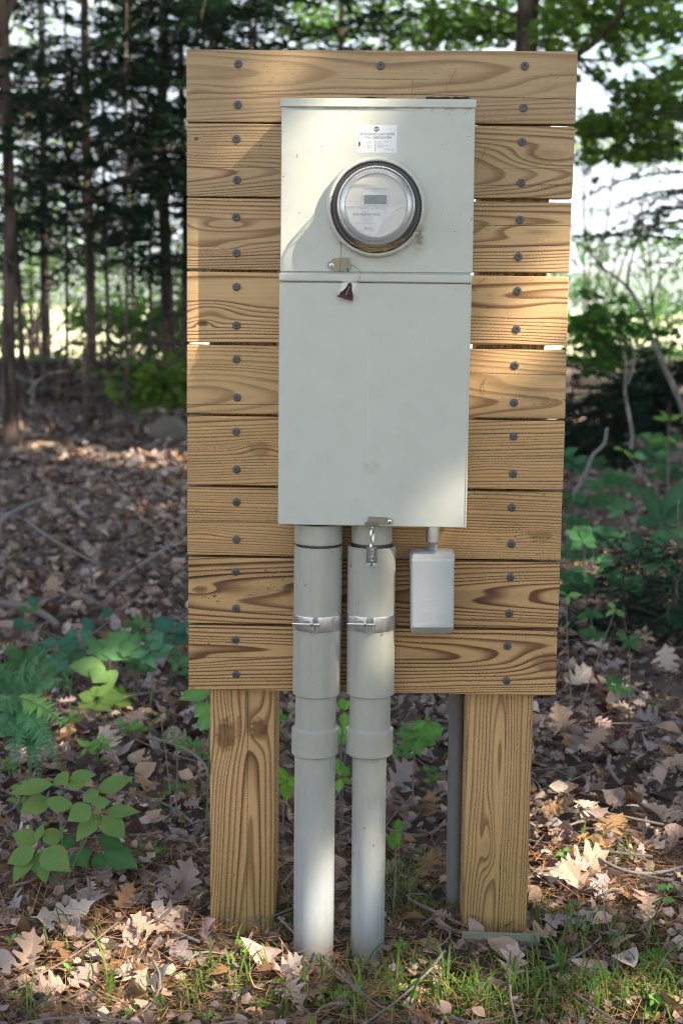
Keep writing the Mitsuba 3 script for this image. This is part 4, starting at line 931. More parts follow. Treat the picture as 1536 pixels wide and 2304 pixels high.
leafy('upright_seedling', 'upright seedling with oval leaves just right of the right pipe', 'plant', .12, (885, 1960), [((890, 1870), [(885, 1838), (905, 1850), (875, 1880), (898, 1905), (880, 1915)])], col=(.055, .13, .04), wr=.95)
for i, (px, py, tips, lab, c) in enumerate([(1068, 2075, [(1040, 2062), (1050, 2090), (1092, 2060)], 'rounded green weed leaf in front of the right post base', (.06, .14, .04)), (1102, 2085, [(1085, 2068), (1112, 2070), (1122, 2092), (1095, 2105), (1085, 2090)], 'pale yellow green weed at the foot of the right post', (.16, .21, .07)),
                                            (1135, 2140, [(1112, 2130), (1150, 2125), (1120, 2160), (1155, 2155), (1138, 2172)], 'small lobed weed below the buried board', (.06, .13, .035)), (1205, 2155, [(1185, 2145), (1222, 2150), (1200, 2175)], 'tiny dark weed below the right end of the buried board', (.045, .11, .03)),
                                            (555, 2130, [(530, 2112), (575, 2120), (540, 2150), (572, 2150)], 'bright green weed on the litter below the left post', (.07, .17, .04)), (440, 2155, [(420, 2140), (455, 2138), (430, 2172), (462, 2165)], 'green weed left of the left post foot', (.06, .15, .04)),
                                            (625, 2225, [(600, 2250), (640, 2195), (620, 2190)], 'two lance leaves rising in the foreground left of the pipes', (.06, .15, .045)), (570, 2255, [(550, 2240), (605, 2262), (560, 2278)], 'broad foreground weed near the bottom edge', (.06, .15, .04)),
                                            (735, 2255, [(700, 2270), (760, 2240), (780, 2252), (740, 2275)], 'lobed weed near the bottom edge below the pipes', (.07, .16, .04)), (890, 2270, [(860, 2285), (915, 2262), (900, 2292)], 'dark green weed at the bottom edge', (.04, .12, .035)),
                                            (1400, 2195, [(1380, 2175), (1415, 2240), (1390, 2235), (1425, 2190)], 'long leaved weed in the right foreground', (.05, .13, .05)), (1465, 2155, [(1420, 2148), (1432, 2195), (1500, 2130), (1530, 2140), (1485, 2180)], 'lit pale green lance leaved weed at the right edge', (.11, .22, .06)),
                                            (25, 2115, [(5, 2108), (38, 2100), (20, 2130)], 'round leaved weed at the left edge of the litter', (.05, .13, .05)), (358, 2205, [(345, 2190), (365, 2212)], 'single yellow green leaf lying in the sunlit litter', (.26, .33, .06)),
                                            (40, 2235, [(15, 2245), (55, 2220), (60, 2250)], 'dull green weed in the lower left corner', (.05, .10, .04)), (105, 2075, [(80, 2085), (118, 2060), (125, 2080)], 'tiny fir seedling on the litter at left', (.06, .14, .04)), (600, 2115, [(590, 2095), (625, 2100), (610, 2130)], 'dark leaves beside the left pipe base', (.04, .10, .035)),
                                            (1010, 2290, [(985, 2280), (1040, 2280), (1005, 2304)], 'grassy weed in the middle of the bottom edge', (.10, .2, .05))]):
    Yq = on_ground(px, py + 12)[1]
    leafy('ground_weed', lab, 'plant', Yq, (px, py + 12), [((px, py), tips)], col=c, wr=.75, stem_r=.0012)
Yr = on_ground(1470, 1400)[1]
leafy('large_leaved_shrub', 'shrub with large dark green leaves at the right edge below the fallen branch', 'shrub', Yr, (1480, 1400),
      [((1490, 1180), [(1425, 1130), (1460, 1085), (1536, 1070), (1560, 1140), (1420, 1190), (1480, 1260), (1545, 1230)]), ((1440, 1240), [(1395, 1215), (1400, 1270), (1470, 1300), (1500, 1270), (1440, 1185)]), ((1530, 1270), [(1500, 1320), (1560, 1330), (1570, 1260)]), ((1400, 1150), [(1360, 1120), (1385, 1095), (1430, 1110), (1365, 1165)])], col=(.04, .10, .06), wr=.72, stem_r=.005)
leafy('broadleaf_bush', 'leafy bush right beside the panel edge below the pale bent branch', 'shrub', Yr + .5, (1310, 1400), [((1310, 1220), [(1275, 1190), (1300, 1165), (1345, 1180), (1350, 1220), (1280, 1240)]), ((1300, 1310), [(1262, 1280), (1275, 1340), (1340, 1290), (1350, 1330), (1300, 1265)]), ((1375, 1270), [(1350, 1240), (1400, 1300), (1340, 1290)])], col=(.035, .095, .05), wr=1.05, stem_r=.004)
leafy('slender_shrub', 'slender stem with small bright leaves before the dark bank at right', 'shrub', 6.0, (1505, 1110), [((1505, 945), [(1470, 930), (1535, 938), (1490, 915)]), ((1500, 985), [(1455, 990), (1530, 985), (1480, 1000)]), ((1400, 1010), [(1375, 1020), (1420, 1035)])], col=(.10, .20, .05), wr=.6, stem_r=.006)
leafy('pale_leaf_seedling', 'pale leaved seedling hanging at the panel edge near the bottom planks', 'plant', 1.6, (1300, 1420), [((1275, 1340), [(1258, 1320), (1310, 1335), (1290, 1365)]), ((1385, 1370), [(1365, 1352), (1405, 1400), (1360, 1385)])], col=(.11, .2, .08), wr=.7)
leafy('dark_ground_plant', 'dark round leaved plant on the litter right of the panel', 'plant', 1.5, (1420, 1470), [((1415, 1440), [(1380, 1430), (1400, 1465), (1445, 1430), (1440, 1460)]), ((1380, 1540), [(1365, 1510), (1400, 1520), (1360, 1560), (1395, 1560)])], col=(.035, .09, .04), wr=1.0)


def pinna_mesh():
    st_ = [(0, .02)]
    for a in range(1, 12): st_ += [(a / 12 - .03, .30 * (1 - a / 12.5) + .02), (a / 12 + .03, .15 * (1 - a / 12.5) + .015)]
    return leaf_strip(st_ + [(1, .005)], -.3, -.25, .12, 0)


def fern(name, label, Yb, base_px, fronds):
    k = thing(name, label, 'fern'); g0 = at(base_px[0], base_px[1], Yb); g0[2] = ground_z(g0[0], g0[1]) - 0.01; tv, tf = pinna_mesh()
    for (sx, sy), (ex, ey), wid, col in fronds:
        s, e = at(sx, sy, Yb + .02), at(ex, ey, Yb - 0.10); n = 17; P = bezier(s, (s + e) / 2 + [0, 0, .03], e, n); u = np.linspace(0, 1, n)
        t = np.gradient(P, axis=0); t /= np.linalg.norm(t, axis=1, keepdims=True); nrm = np.array([0.1, -0.65, 0.75]); q = np.random.default_rng(len(scene))
        pos, dr_, nn, ll = [], [], [], []
        for sd in (-1, 1):
            side = np.cross(t, nrm) * sd; side /= np.linalg.norm(side, axis=1, keepdims=True)
            pos.append(P); dr_.append(side + t * .4 + q.normal(0, .06, (n, 3))); nn.append(nrm + q.normal(0, .15, (n, 3))); ll.append(wid * np.maximum(1 - u, .06) ** .75 * np.minimum(1, .4 + 3 * u))
        v, f = scatter(tv, tf, np.vstack(pos), frames(np.vstack(nn), np.vstack(dr_)), np.concatenate(ll))
        fr_ = stuff(obj('frond', (v, f), 'mat_leaf', k, False, rep(np.array([col]) * 2.1 * q.uniform(.85, 1.2, (2 * n, 1)), len(tv)))); obj('rachis', tube(P, np.linspace(.0016, .0007, n), 5), 'mat_stem', fr_)
        obj('stalk', tube(bezier(g0, (g0 + s) / 2 + [.01, 0, .04], s, 6), .0014, 5), 'mat_stem', k)
    return k


Yf_ = on_ground(80, 1790)[1]
fern('fern', 'lacy light green fern with one sunlit frond at the left edge', Yf_, (70, 1790), [((45, 1570), (172, 1655), .050, (.15, .26, .08)), ((50, 1600), (-40, 1690), .065, (.07, .16, .08)), ((60, 1610), (140, 1740), .055, (.07, .16, .08)), ((40, 1590), (30, 1740), .060, (.06, .145, .07)), ((50, 1580), (-30, 1600), .055, (.075, .165, .08)), ((60, 1640), (90, 1760), .05, (.05, .13, .06)), ((48, 1590), (120, 1690), .06, (.08, .18, .085))])
fern('fern', 'feathery dull green fern above the sunlit frond at the left edge', Yf_ + .3, (50, 1690), [((25, 1590), (100, 1462), .055, (.075, .16, .08)), ((20, 1560), (-25, 1480), .06, (.065, .15, .07)), ((45, 1570), (150, 1530), .055, (.08, .17, .08)), ((35, 1580), (60, 1480), .055, (.07, .155, .075)), ((35, 1560), (135, 1490), .05, (.07, .15, .07))])
# more undergrowth, random leaves about each listed stem
UG = [('dark teal seedling with oval leaves before the bottom planks at left', 300, 1530, 60, 8, (.04, .09, .055)), ('dark green seedling left of the tall upright leaf', 160, 1480, 55, 8, (.04, .095, .05)), ('teal green plant behind the tall upright leaf', 290, 1420, 55, 8, (.035, .085, .05)), ('low green plant under the yellow green seedling', 300, 1640, 55, 7, (.055, .12, .05)),
      ('low dark plant just left of the left post below the shoot', 430, 1690, 45, 7, (.04, .10, .045)), ('green plant between the ferns and the seedlings', 170, 1600, 50, 7, (.06, .13, .05)), ('dull green plant at the left edge below the ferns', 25, 1730, 45, 7, (.05, .11, .045)), ('broad dark plant at the left edge above the ferns', 20, 1470, 50, 7, (.04, .10, .06)),
      ('dark leafy bank plant at the panel edge below the fir', 1300, 1160, 55, 10, (.035, .09, .045)), ('dark leafy bank plant below the bent branch', 1370, 1120, 55, 10, (.04, .10, .05)), ('leafy bank plant at the right edge beneath the leaning sapling', 1510, 1040, 60, 10, (.035, .09, .05)), ('leafy bank plant between the bent branch and the large leaved shrub', 1410, 1080, 55, 10, (.05, .12, .06)),
      ('dark bank plant beside the panel two planks above its bottom', 1310, 1330, 55, 10, (.03, .08, .045)), ('dark bank plant below the large leaved shrub', 1420, 1350, 60, 10, (.03, .075, .04)), ('dark bank plant at the right edge below the large leaved shrub', 1510, 1390, 60, 10, (.03, .075, .045)), ('mid green plant at the panel edge level with the outlet cover', 1290, 1260, 50, 9, (.045, .11, .055)),
      ('leafy plant in front of the bank right of the bottom planks', 1340, 1420, 50, 9, (.035, .085, .04)), ('leafy plant at the right edge between the two large leaved stems', 1530, 1190, 60, 9, (.045, .11, .06)), ('pale green weed on the litter far right of the post', 1410, 1560, 34, 6, (.08, .16, .06)), ('low green plant between the posts behind the pipes', 690, 1700, 40, 7, (.06, .14, .05)),
      ('low green plant behind the right pipe collar', 905, 1700, 40, 7, (.05, .12, .05)), ('dark plant in the gap left of the thin conduit', 970, 1760, 35, 6, (.04, .10, .04))]
UG += [('bright lime seedling below the tall upright leaf', 260, 1560, 48, 9, (.09, .17, .05)), ('bluish green leafy plant left of the tall upright leaf', 120, 1520, 60, 10, (.05, .12, .075)), ('bluish green leafy plant touching the bottom plank end', 400, 1500, 45, 10, (.045, .11, .07)), ('bluish green plant above the star leaved seedling', 350, 1395, 45, 9, (.04, .10, .065)),
       ('leafy green plant between the spotted plant and the left post', 390, 1760, 48, 8, (.05, .12, .05)), ('light green plant just above the spotted plant', 210, 1690, 52, 10, (.075, .16, .07)), ('light green plant left of the spotted plant top', 40, 1790, 48, 8, (.07, .15, .06)), ('green plant right of the yellow speckled plant', 330, 1900, 38, 7, (.045, .11, .045)),
       ('leafy plant behind the two lower pipes', 770, 1680, 50, 9, (.06, .15, .07)), ('leafy plant beside the thin conduit at its middle', 950, 1640, 50, 9, (.05, .13, .06)), ('green plant behind the left post at its right side', 640, 1640, 45, 8, (.06, .14, .06)),
       ('broad bluish bank plant right of the panel below the bent branch', 1340, 1240, 65, 12, (.04, .10, .06)), ('broad bluish bank plant in the middle of the right bank', 1440, 1300, 65, 12, (.04, .105, .06)), ('bank plant under the leaning sapling foot', 1450, 1010, 60, 12, (.04, .10, .06)), ('bank plant beside the panel under the maple sapling', 1300, 1060, 60, 12, (.035, .09, .055)), ('bank plant at the right edge under the fir', 1525, 1330, 60, 12, (.035, .09, .05)),
       ('green weed on the sunny litter right of the right post', 1260, 1930, 30, 6, (.07, .16, .05)), ('green weed at the right edge of the sunny litter', 1500, 2010, 34, 7, (.06, .15, .055)), ('low weed in the right foreground grass', 1330, 2210, 34, 7, (.06, .15, .05)), ('low weed in the middle foreground grass', 940, 2230, 30, 7, (.07, .16, .05)), ('low weed in the left foreground', 300, 2270, 30, 7, (.06, .14, .05)), ('low weed near the lower right corner', 1460, 2275, 34, 7, (.09, .19, .05)), ('small weed cluster below the left post at the bottom edge', 470, 2285, 30, 7, (.07, .16, .05)), ('small weed in front of the two pipe feet', 780, 2235, 28, 7, (.07, .16, .05)), ('small weed under the buried board in the foreground', 1120, 2235, 30, 7, (.07, .17, .05)), ('small weed right of the curved bare twig', 1390, 2245, 30, 7, (.06, .15, .05)), ('small weed in the lower left needles', 170, 2195, 26, 6, (.06, .15, .05)), ('small sprig beside the right pipe foot', 905, 2130, 26, 6, (.06, .15, .05)), ('small sprig right of the buried board', 1265, 2165, 28, 6, (.06, .15, .05)), ('low weed left of the left pipe foot', 640, 2150, 28, 6, (.05, .13, .045))]
for lab, px, py, R_, nl, c_ in UG:
    d0 = on_ground(px, py + R_ * .9); tips = []
    for cc in range(2 if nl < 9 else 3):
        a0 = random.uniform(0, 6.28); cx, cy = px + random.uniform(-.6, .6) * R_, py + random.uniform(-.8, .5) * R_; m_ = nl // 2
        tips.append(((cx, cy), [(cx + math.cos(a0 + 6.283 * u_ / m_) * R_ * random.uniform(.55, .95), cy + math.sin(a0 + 6.283 * u_ / m_) * R_ * random.uniform(.35, .6)) for u_ in range(m_)]))
    leafy('understory_plant', lab, 'plant', float(d0[1]), (px, py + R_ * .9), tips, col=c_, wr=random.uniform(.7, .95), stem_r=.003)
Y9 = on_ground(385, 985)[1]
k = thing('bright_fern_clump', 'bright yellow green fern clump in the sun beside the panel at left', 'fern')
r2 = np.random.default_rng(3); c0 = on_ground(380, 975)
n = 700; pos = c0 + r2.normal(0, 1, (n, 3)) * [.22, .2, .10] + [0, 0, .42]; nrm = r2.normal(0, .5, (n, 3)) + [.2, -.5, 1]
v, f = scatter(CARD_V, CARD_F, pos, frames(nrm, r2.normal(0, 1, (n, 3))), r2.uniform(.07, .14, n)); stuff(obj('foliage', (v, f), 'mat_leaf', k, False, rep(np.array([[.15, .27, .04]]) * r2.uniform(.6, 1.3, (n, 1)), 4)))
[obj('stem', tube([c0 + [dx, 0, -.02], c0 + [dx * 3, 0, .4]], .006, 5), 'mat_twig', k) for dx in (-.05, 0, .05)]
b_ = trimesh.creation.icosphere(3, 0.15); v = np.array(b_.vertices); v *= (0.8 + .5 * meshkit.fbm(v * 6, 3, 2))[:, None] * [1.0, .8, .8]; p_ = on_ground(385, 985)
tag(obj('boulder', (v + p_ + [0, -.15, .06], b_.faces), 'mat_stone', None, True, np.tile([[.16, .14, .12]], (len(v), 1))), 'small pale boulder under the bright fern clump beside the panel', 'boulder')

# ---------------------------------------------------------------- stone wall
wall = thing('stone_wall', 'low dark mossy field stone wall running across the woods behind the panel', 'wall')
r3 = np.random.default_rng(9); st_t = trimesh.creation.icosphere(2, 1.0); sv0 = np.array(st_t.vertices)
cub = np.sign(sv0) * np.abs(sv0) ** .55; stone_n = 0
for row, (zb, hh) in enumerate([(0.12, .17), (.28, .15), (.42, .13)]):
    x = -4.6
    while x < 5.2:
        w = r3.uniform(.22, .5); gz = float(ground_z(x, 12.6)); hh2 = hh * r3.uniform(.8, 1.2)
        if not (row == 2 and x < 0 and r3.uniform() < .25):
            vv = cub * np.array([w / 2, .22, hh2 / 2 * 1.05]) * (0.86 + .28 * meshkit.fbm(sv0 * 2.2 + stone_n * 3.3, 3, 7))[:, None] + [x + w / 2, 12.6 + r3.normal(0, .05), gz + zb - .03 + (0.12 if x > 0 else 0) * row / 2]
            mossy = np.clip((sv0[:, 2:3] - .1) * 1.6, 0, 1) * (1 if row == 2 else .3)
            obj('stone', (vv, st_t.faces), 'mat_stone', wall, True, np.array([[.045, .038, .033]]) * r3.uniform(.5, 1.2) * (1 - mossy) + np.array([[.045, .065, .02]]) * mossy); stone_n += 1
        x += w * 0.97
# ---------------------------------------------------------------- trees
def trunk_mesh(p0, p1, r0, r1, n=10, wob=.02, seed=0, flare=True):
    q = np.random.default_rng(seed); t = np.linspace(0, 1, n)[:, None]; P = np.asarray(p0) * (1 - t) + np.asarray(p1) * t
    P[1:-1, :2] += q.normal(0, wob, (n - 2, 2)); rr = np.linspace(r0, r1, n)
    if flare: rr[0] *= 1.25
    return tube(spline(P, n * 2), np.interp(np.linspace(0, 1, n * 2), np.linspace(0, 1, n), rr), 12)


def bough(o, az, L, droop, q, dens=1.0, needle=.045, lift=.15):
    """a flat hemlock bough: axis, side twigs, and small diamond sprays along each twig"""
    d = np.array([math.cos(az), math.sin(az), 0]); n = max(6, int(L * 13 * dens)); u = np.linspace(.12, 1, n)
    ax = o + d * (u * L)[:, None] + np.array([0, 0, 1.0]) * (lift * u * L - droop * u ** 2 * L)[:, None]
    side = np.array([-d[1], d[0], 0]); pos, dirs = [], []
    for s in (-1, 1):
        tl = L * .42 * (1 - u) ** .8 * q.uniform(.6, 1.2, n) + .05; td = d * .55 + side * s * .9 + np.c_[q.normal(0, .12, n), q.normal(0, .12, n), q.normal(-.12, .10, n)]
        td /= np.linalg.norm(td, axis=1, keepdims=True)
        for j in range(7):
            w = j / 7; ok = w * tl < tl * .98; pos.append((ax + td * (w * tl)[:, None])[ok]); dirs.append((td + q.normal(0, .35, (n, 3)))[ok])
    pos, dirs = np.vstack(pos), np.vstack(dirs); m = len(pos); nr = np.c_[q.normal(0, .3, (m, 2)), np.ones(m)]
    return pos, dirs, nr, tube(ax[:: max(1, n // 6)] if n >= 12 else ax[::2], np.linspace(.006 + .004 * L, .003, len(ax[:: max(1, n // 6)] if n >= 12 else ax[::2])), 5)


def conifer(name, label, cat, px, py, wpx, top_px, h, zmin, Lmax, per_m, seed, col=(.024, .058, .030), lean=0.0, group=None, needle=.078, bare_twigs=18, hide=None, mat='mat_bark', Y=None, dens=1.0, shade_top=True):
    q = np.random.default_rng(seed); p0 = on_ground(px, py) if Y is None else np.r_[at(px, py, Y)[:1], Y, 0]
    p0[2] = ground_z(p0[0], p0[1]) - .05; dist = (p0 - CAM) @ FW; r0 = wpx / 2 * dist / FPX
    k = thing(name, label, cat, group); top = p0 + [lean * h, q.normal(0, .05), h]
    obj('trunk', trunk_mesh(p0, top, r0, r0 * .25, 10, r0 * .25, seed), mat, k, True)
    P, D, N, tw = [], [], [], []
    z = zmin
    while z < h:
        f = z / h; b = p0 + (top - p0) * f; L = Lmax * (1 - f) ** .6 * q.uniform(.55, 1.1) * (1 if z > 1.6 else .75)
        az = q.uniform(0, 2 * math.pi)
        if L > .2:
            a, b2, c, t_ = bough(b, az, L, q.uniform(.25, .6), q, dens); P.append(a); D.append(b2); N.append(c); tw.append(t_)
        z += q.exponential(.70 / per_m) if z < 4.6 else q.exponential(1.6 / per_m)
    for _ in range(bare_twigs):
        z = q.uniform(.4, min(3.0, h * .6)); b = p0 + (top - p0) * (z / h); az = q.uniform(0, 6.28); L = q.uniform(.3, 1.0); d = np.array([math.cos(az), math.sin(az), q.uniform(-.35, .25)])
        tw.append(tube(bezier(b, b + d * L * .5 + q.normal(0, .05, 3), b + d * L + [0, 0, -.12 * L], 6), np.linspace(.008, .003, 6), 5))
    if tw: stuff(obj('branches', cat_mesh(tw), mat, k, 60))
    if P:
        P, D, N = np.vstack(P), np.vstack(D), np.vstack(N); n = len(P); sz = q.uniform(.75, 1.35, n) * needle
        v, f = scatter(CARD_V * [.7, 1, 1], CARD_F, P, frames(N, D), sz)
        cc = np.array([col]) * q.uniform(.55, 1.5, (n, 1)) + np.array([[.012, .02, 0]]) * (q.uniform(size=(n, 1)) < .12)
        stuff(obj('crown', (v, f), 'mat_conifer', k, False, rep(cc, 4)))
    return k


def leaf_mass(clumps, size, seed, col, tmpl=(DIA_V, DIA_F), tilt=.75, droop=0.0, gaps=None):
    """clumps: list of (centre, radii, count); one mesh of single leaves facing mostly upwards"""
    q = np.random.default_rng(seed); pos = []
    for c, rad, n in clumps:
        u = q.normal(0, 1, (n, 3)); u /= np.linalg.norm(u, axis=1, keepdims=True); pos.append(np.asarray(c) + u * (q.uniform(0, 1, (n, 1)) ** .45) * np.asarray(rad))
    pos = np.vstack(pos)
    if gaps is not None: pos = pos[gaps(pos)]
    n = len(pos); nr = np.c_[q.normal(0, tilt, (n, 2)), np.ones(n)] - [0, droop, 0]; v, f = scatter(tmpl[0], tmpl[1], pos, frames(nr, q.normal(0, 1, (n, 3)) - [0, 0, .5]), q.uniform(.65, 1.2, n) * size)
    return (v, f), rep(np.array([col]) * q.uniform(.65, 1.35, (n, 1)) * (1 + q.normal(0, .08, (n, 3))), len(tmpl[0]))


CONIFERS = [  # label, px, base py, trunk width px, height, lowest bough, longest bough, boughs per metre, lean
    ('reddish barked hemlock at the far left edge, nearest of the left trees', 28, 1005, 32, 9.0, 1.9, 1.5, 9, .004),
    ('slim leaning hemlock just right of the leftmost trunk', 62, 935, 15, 7.5, 1.5, 1.3, 8, -.05),
    ('dark straight hemlock midway between the left edge and the panel', 206, 952, 25, 9.0, 1.8, 1.9, 10, -.006),
    ('slender reddish hemlock pole between the midway trunk and the thick trunk', 284, 978, 9, 5.5, 1.5, .9, 8, .01),
    ('thick straight hemlock nearest the panel on its left', 378, 912, 31, 10.0, 1.5, 2.0, 11, -.012),
    ('dark hemlock trunk half hidden by the left end of the panel', 418, 902, 20, 9.0, 1.3, 1.8, 11, -.01),
    ('thin dark hemlock pole just left of the midway trunk', 150, 925, 9, 7.0, 2.2, .8, 5, .01), ('thin dark hemlock pole between the midway trunk and the slender pole', 246, 930, 10, 7.5, 2.2, .8, 5, -.01), ('thin dark hemlock pole just left of the thick trunk', 335, 915, 10, 7.0, 2.3, .8, 5, .004), ('thin dark hemlock pole right of the leftmost trunk', 98, 915, 11, 8.0, 2.2, .9, 5, .006)]
for i, (lab, px, py, w, h, zm, L, pm, ln) in enumerate(CONIFERS):
    conifer('hemlock_tree', lab, 'tree', px, py, w, None, h, zm, L, pm, 100 + i, lean=ln, group='hemlock trees in the woods behind the panel')
BEHIND = [('hemlock trunk rising above the left corner of the panel', 482, 900, 20, 10.5, 9), ('thin hemlock trunk above the panel between the left corner and the middle', 572, 900, 13, 11.5, 8),
          ('reddish hemlock trunk rising above the panel right of its middle screw', 958, 900, 18, 9.5, 9), ('hemlock hidden behind the panel with boughs above its middle', 760, 900, 16, 11.0, 10)]
for i, (lab, px, py, w, Yt, pm) in enumerate(BEHIND):
    conifer('hemlock_tree', lab, 'tree', px, py, w, None, 9.0, 2.2, 2.0, pm, 140 + i, Y=Yt, group='hemlock trees in the woods behind the panel')
# further hemlocks beyond the wall fill the left
FAR = [('far hemlock beyond the wall behind the leftmost trunk', 110, 15.5, 12, 3), ('far hemlock beyond the wall left of the thick trunk', 300, 16.5, 13, 3), ('far hemlock beyond the wall above the left part of the panel', 560, 17, 14, 4), ('far hemlock beyond the wall above the panel middle', 850, 18, 14, 4)]
for i, (lab, px, Yt, w, pm) in enumerate(FAR):
    conifer('hemlock_tree', lab, 'tree', px, 870, w, None, 10.0, 1.9 if i < 3 else 2.6, 2.2, pm, 170 + i, Y=Yt, group='hemlock trees in the woods behind the panel', needle=.08, bare_twigs=6, dens=1.0)
# pale thin saplings on the left
for lab, pts, w, mat in [('pale thin bare sapling between the slender pole and the thick trunk', [(306, 970), (312, 900), (318, 830)], 7, 'mat_bark_pale'), ('broken pale stub of a sapling near the leftmost trunk', [(70, 950), (73, 905), (75, 870), (66, 820)], 8, 'mat_bark_pale'), ('thin grey forked sapling left of the midway trunk', [(130, 975), (128, 900), (136, 820), (133, 740)], 6, 'mat_bark'),
                         ('slim dark sapling just left of the midway trunk base', [(188, 990), (187, 930), (186, 850), (190, 760)], 6, 'mat_bark'), ('thin dark sapling right of the midway trunk', [(240, 955), (232, 900), (238, 820), (248, 760)], 6, 'mat_bark')]:
    Yt = on_ground(*pts[0])[1]; P = spline([at(x, y, Yt) - [0, 0, .04 if j == 0 else 0] for j, (x, y) in enumerate(pts)], 14); rr = w / 2 * (Yt + 3) / FPX
    k = thing('bare_sapling', lab, 'sapling'); obj('trunk', tube(P, np.linspace(rr, rr * .6, 14), 8), mat, k, True)
    q = np.random.default_rng(len(scene)); obj('branches', cat_mesh([tube(bezier(P[i], P[i] + np.r_[q.normal(0, .15, 2), q.uniform(0, .1)], P[i] + np.r_[q.normal(0, .35, 2), q.uniform(-.05, .2)], 6), np.linspace(rr * .45, .002, 6), 5) for i in q.integers(3, 14, 9)]), mat, k); stuff(list(scene)[-1])
# dead branches near the ground on the left
for lab, pts in [('dead branch sloping from the leftmost trunk to the litter', [(35, 905), (65, 940), (110, 960)]), ('dead twiggy branch lying across the bases of the left trees', [(90, 930), (140, 965), (165, 985)]), ('dead bare bough reaching right from the slender pole', [(285, 775), (320, 768), (372, 742)]), ('pale dead twig crossing left of the midway trunk', [(65, 885), (95, 850), (140, 835)])]:
    Yt = 9.5; tag(obj('dead_branch', tube(spline([at(x, y, Yt) for x, y in pts], 14), np.linspace(.016, .006, 14), 6), 'mat_bark_pale' if 'pale' in lab else 'mat_bark', None, True), lab, 'branch')
# broadleaf undergrowth beyond and before the wall, left
for lab, clumps, size, col, seed in [
        ('sunlit broadleaf bush behind the leftmost trunks', [(at(90, 590, 21), (1.2, .8, .7), 520), (at(20, 540, 21), (.8, .6, .9), 380), (at(20, 745, 13.6), (.22, .3, .2), 160), (at(225, 715, 13.7), (.45, .4, .2), 330), (at(60, 680, 20.5), (.8, .5, .3), 160), (at(130, 825, 13.2), (.85, .4, .16), 420)], .095, (.085, .17, .03), 31),
        ('sunlit broadleaf bush between the midway trunk and the thick trunk', [(at(265, 590, 22), (1.1, .8, .8), 460), (at(290, 700, 21), (1.1, .6, .40), 360), (at(310, 830, 13.2), (.6, .3, .15), 300), (at(230, 780, 13.5), (.4, .3, .14), 110), (at(350, 760, 13.5), (.4, .3, .10), 120), (at(330, 720, 13.6), (.45, .4, .22), 380), (at(395, 730, 13.6), (.25, .3, .25), 220)], .095, (.075, .155, .03), 32),
        ('dark leafy bush beyond the wall at the panel left edge', [(at(400, 640, 20), (.7, .6, .9), 420), (at(390, 800, 13.4), (.4, .4, .2), 260)], .095, (.055, .125, .03), 33),
        ('yellow green broadleaf tree behind the hemlocks in the upper left', [(at(60, 250, 23), (1.1, .9, .9), 260), (at(130, 330, 23.5), (1.0, .9, .7), 200), (at(40, 60, 23), (.9, .8, .8), 240), (at(330, 470, 23), (1.1, .8, .6), 120), (at(120, 470, 22.5), (1.2, .8, .6), 300), (at(0, 420, 22.5), (.8, .7, .8), 300), (at(250, 20, 24), (1.2, .8, .5), 160)], .105, (.12, .21, .035), 34),
        ('yellow green broadleaf tree far behind the maple at upper right', [(at(1330, 310, 22), (.8, .8, .5), 300), (at(1450, 330, 22), (1.0, .8, .4), 380), (at(1420, 60, 22), (1.4, .8, .8), 620), (at(1520, 230, 22), (.7, .8, .9), 380), (at(1300, 20, 23), (1.0, .8, .6), 320)], .10, (.14, .23, .035), 37),
        ('hazy green broadleaf bush behind the maple sapling at right', [(at(1480, 560, 16), (.6, .4, .4), 200), (at(1330, 560, 16.5), (.4, .4, .25), 90), (at(1340, 740, 15.0), (.8, .5, .28), 320), (at(1470, 700, 15.5), (.8, .5, .30), 300), (at(1530, 800, 14.5), (.6, .4, .16), 260), (at(1300, 640, 16), (.5, .4, .25), 130), (at(1440, 810, 14.2), (.6, .4, .10), 200)], .11, (.08, .16, .05), 36),
        ('green broadleaf tree showing over the panel top right of the middle', [(at(900, 60, 13), (.6, .5, .35), 300), (at(1080, 40, 13.5), (.7, .5, .4), 420), (at(700, 40, 14), (.6, .5, .35), 260)], .11, (.09, .18, .035), 35)]:
    k = thing('broadleaf_bush', lab, 'bush'); m, c = leaf_mass([(c_, r_, int(n_ * 1.4)) for c_, r_, n_ in clumps], size, seed, np.array(col) * 1.6, tilt=1.0, droop=.5); stuff(obj('leaves', m, 'mat_leaf', k, False, c))
    c0 = clumps[0][0]; g = np.r_[c0[:2], ground_z(c0[0], c0[1]) - .05]
    [obj('stem', tube(bezier(g, (g + cl[0]) / 2 + [.1, 0, .1], cl[0], 8), np.linspace(.03, .01, 8), 7), 'mat_bark', k, True) for cl in clumps]
# ------------------------------------------------ right hand side
MY = 8.2
mk = thing('maple_tree', 'large maple with a dark curved limb and bright green leaves above the panel right end', 'tree')
g = np.r_[at(1185, 300, MY)[0], MY, 0]; g[2] = ground_z(*g[:2]) - .1
tr_top = at(1195, -260, MY); obj('trunk', trunk_mesh(g, np.r_[tr_top[0], MY, 8.5], .098, .06, 10, .01, 4), 'mat_bark', mk, True)
limbs = [([(1235, 150), (1330, 100), (1385, 40), (1398, -40)], .030), ([(1250, 140), (1360, 135), (1440, 136), (1500, 120)], .014), ([(1225, 60), (1270, 35), (1340, -10)], .016), ([(1180, 40), (1100, 15), (1010, -5)], .016), ([(1385, 40), (1450, 10), (1530, 0)], .012), ([(1300, 120), (1380, 210), (1470, 250)], .012), ([(1440, 136), (1500, 200), (1530, 300)], .008)]
for pts, r_ in limbs: obj('limb', tube(spline([at(x, y, MY - .15 * j) for j, (x, y) in enumerate(pts)], 16), np.linspace(r_, r_ * .45, 16), 8), 'mat_bark', mk, True)
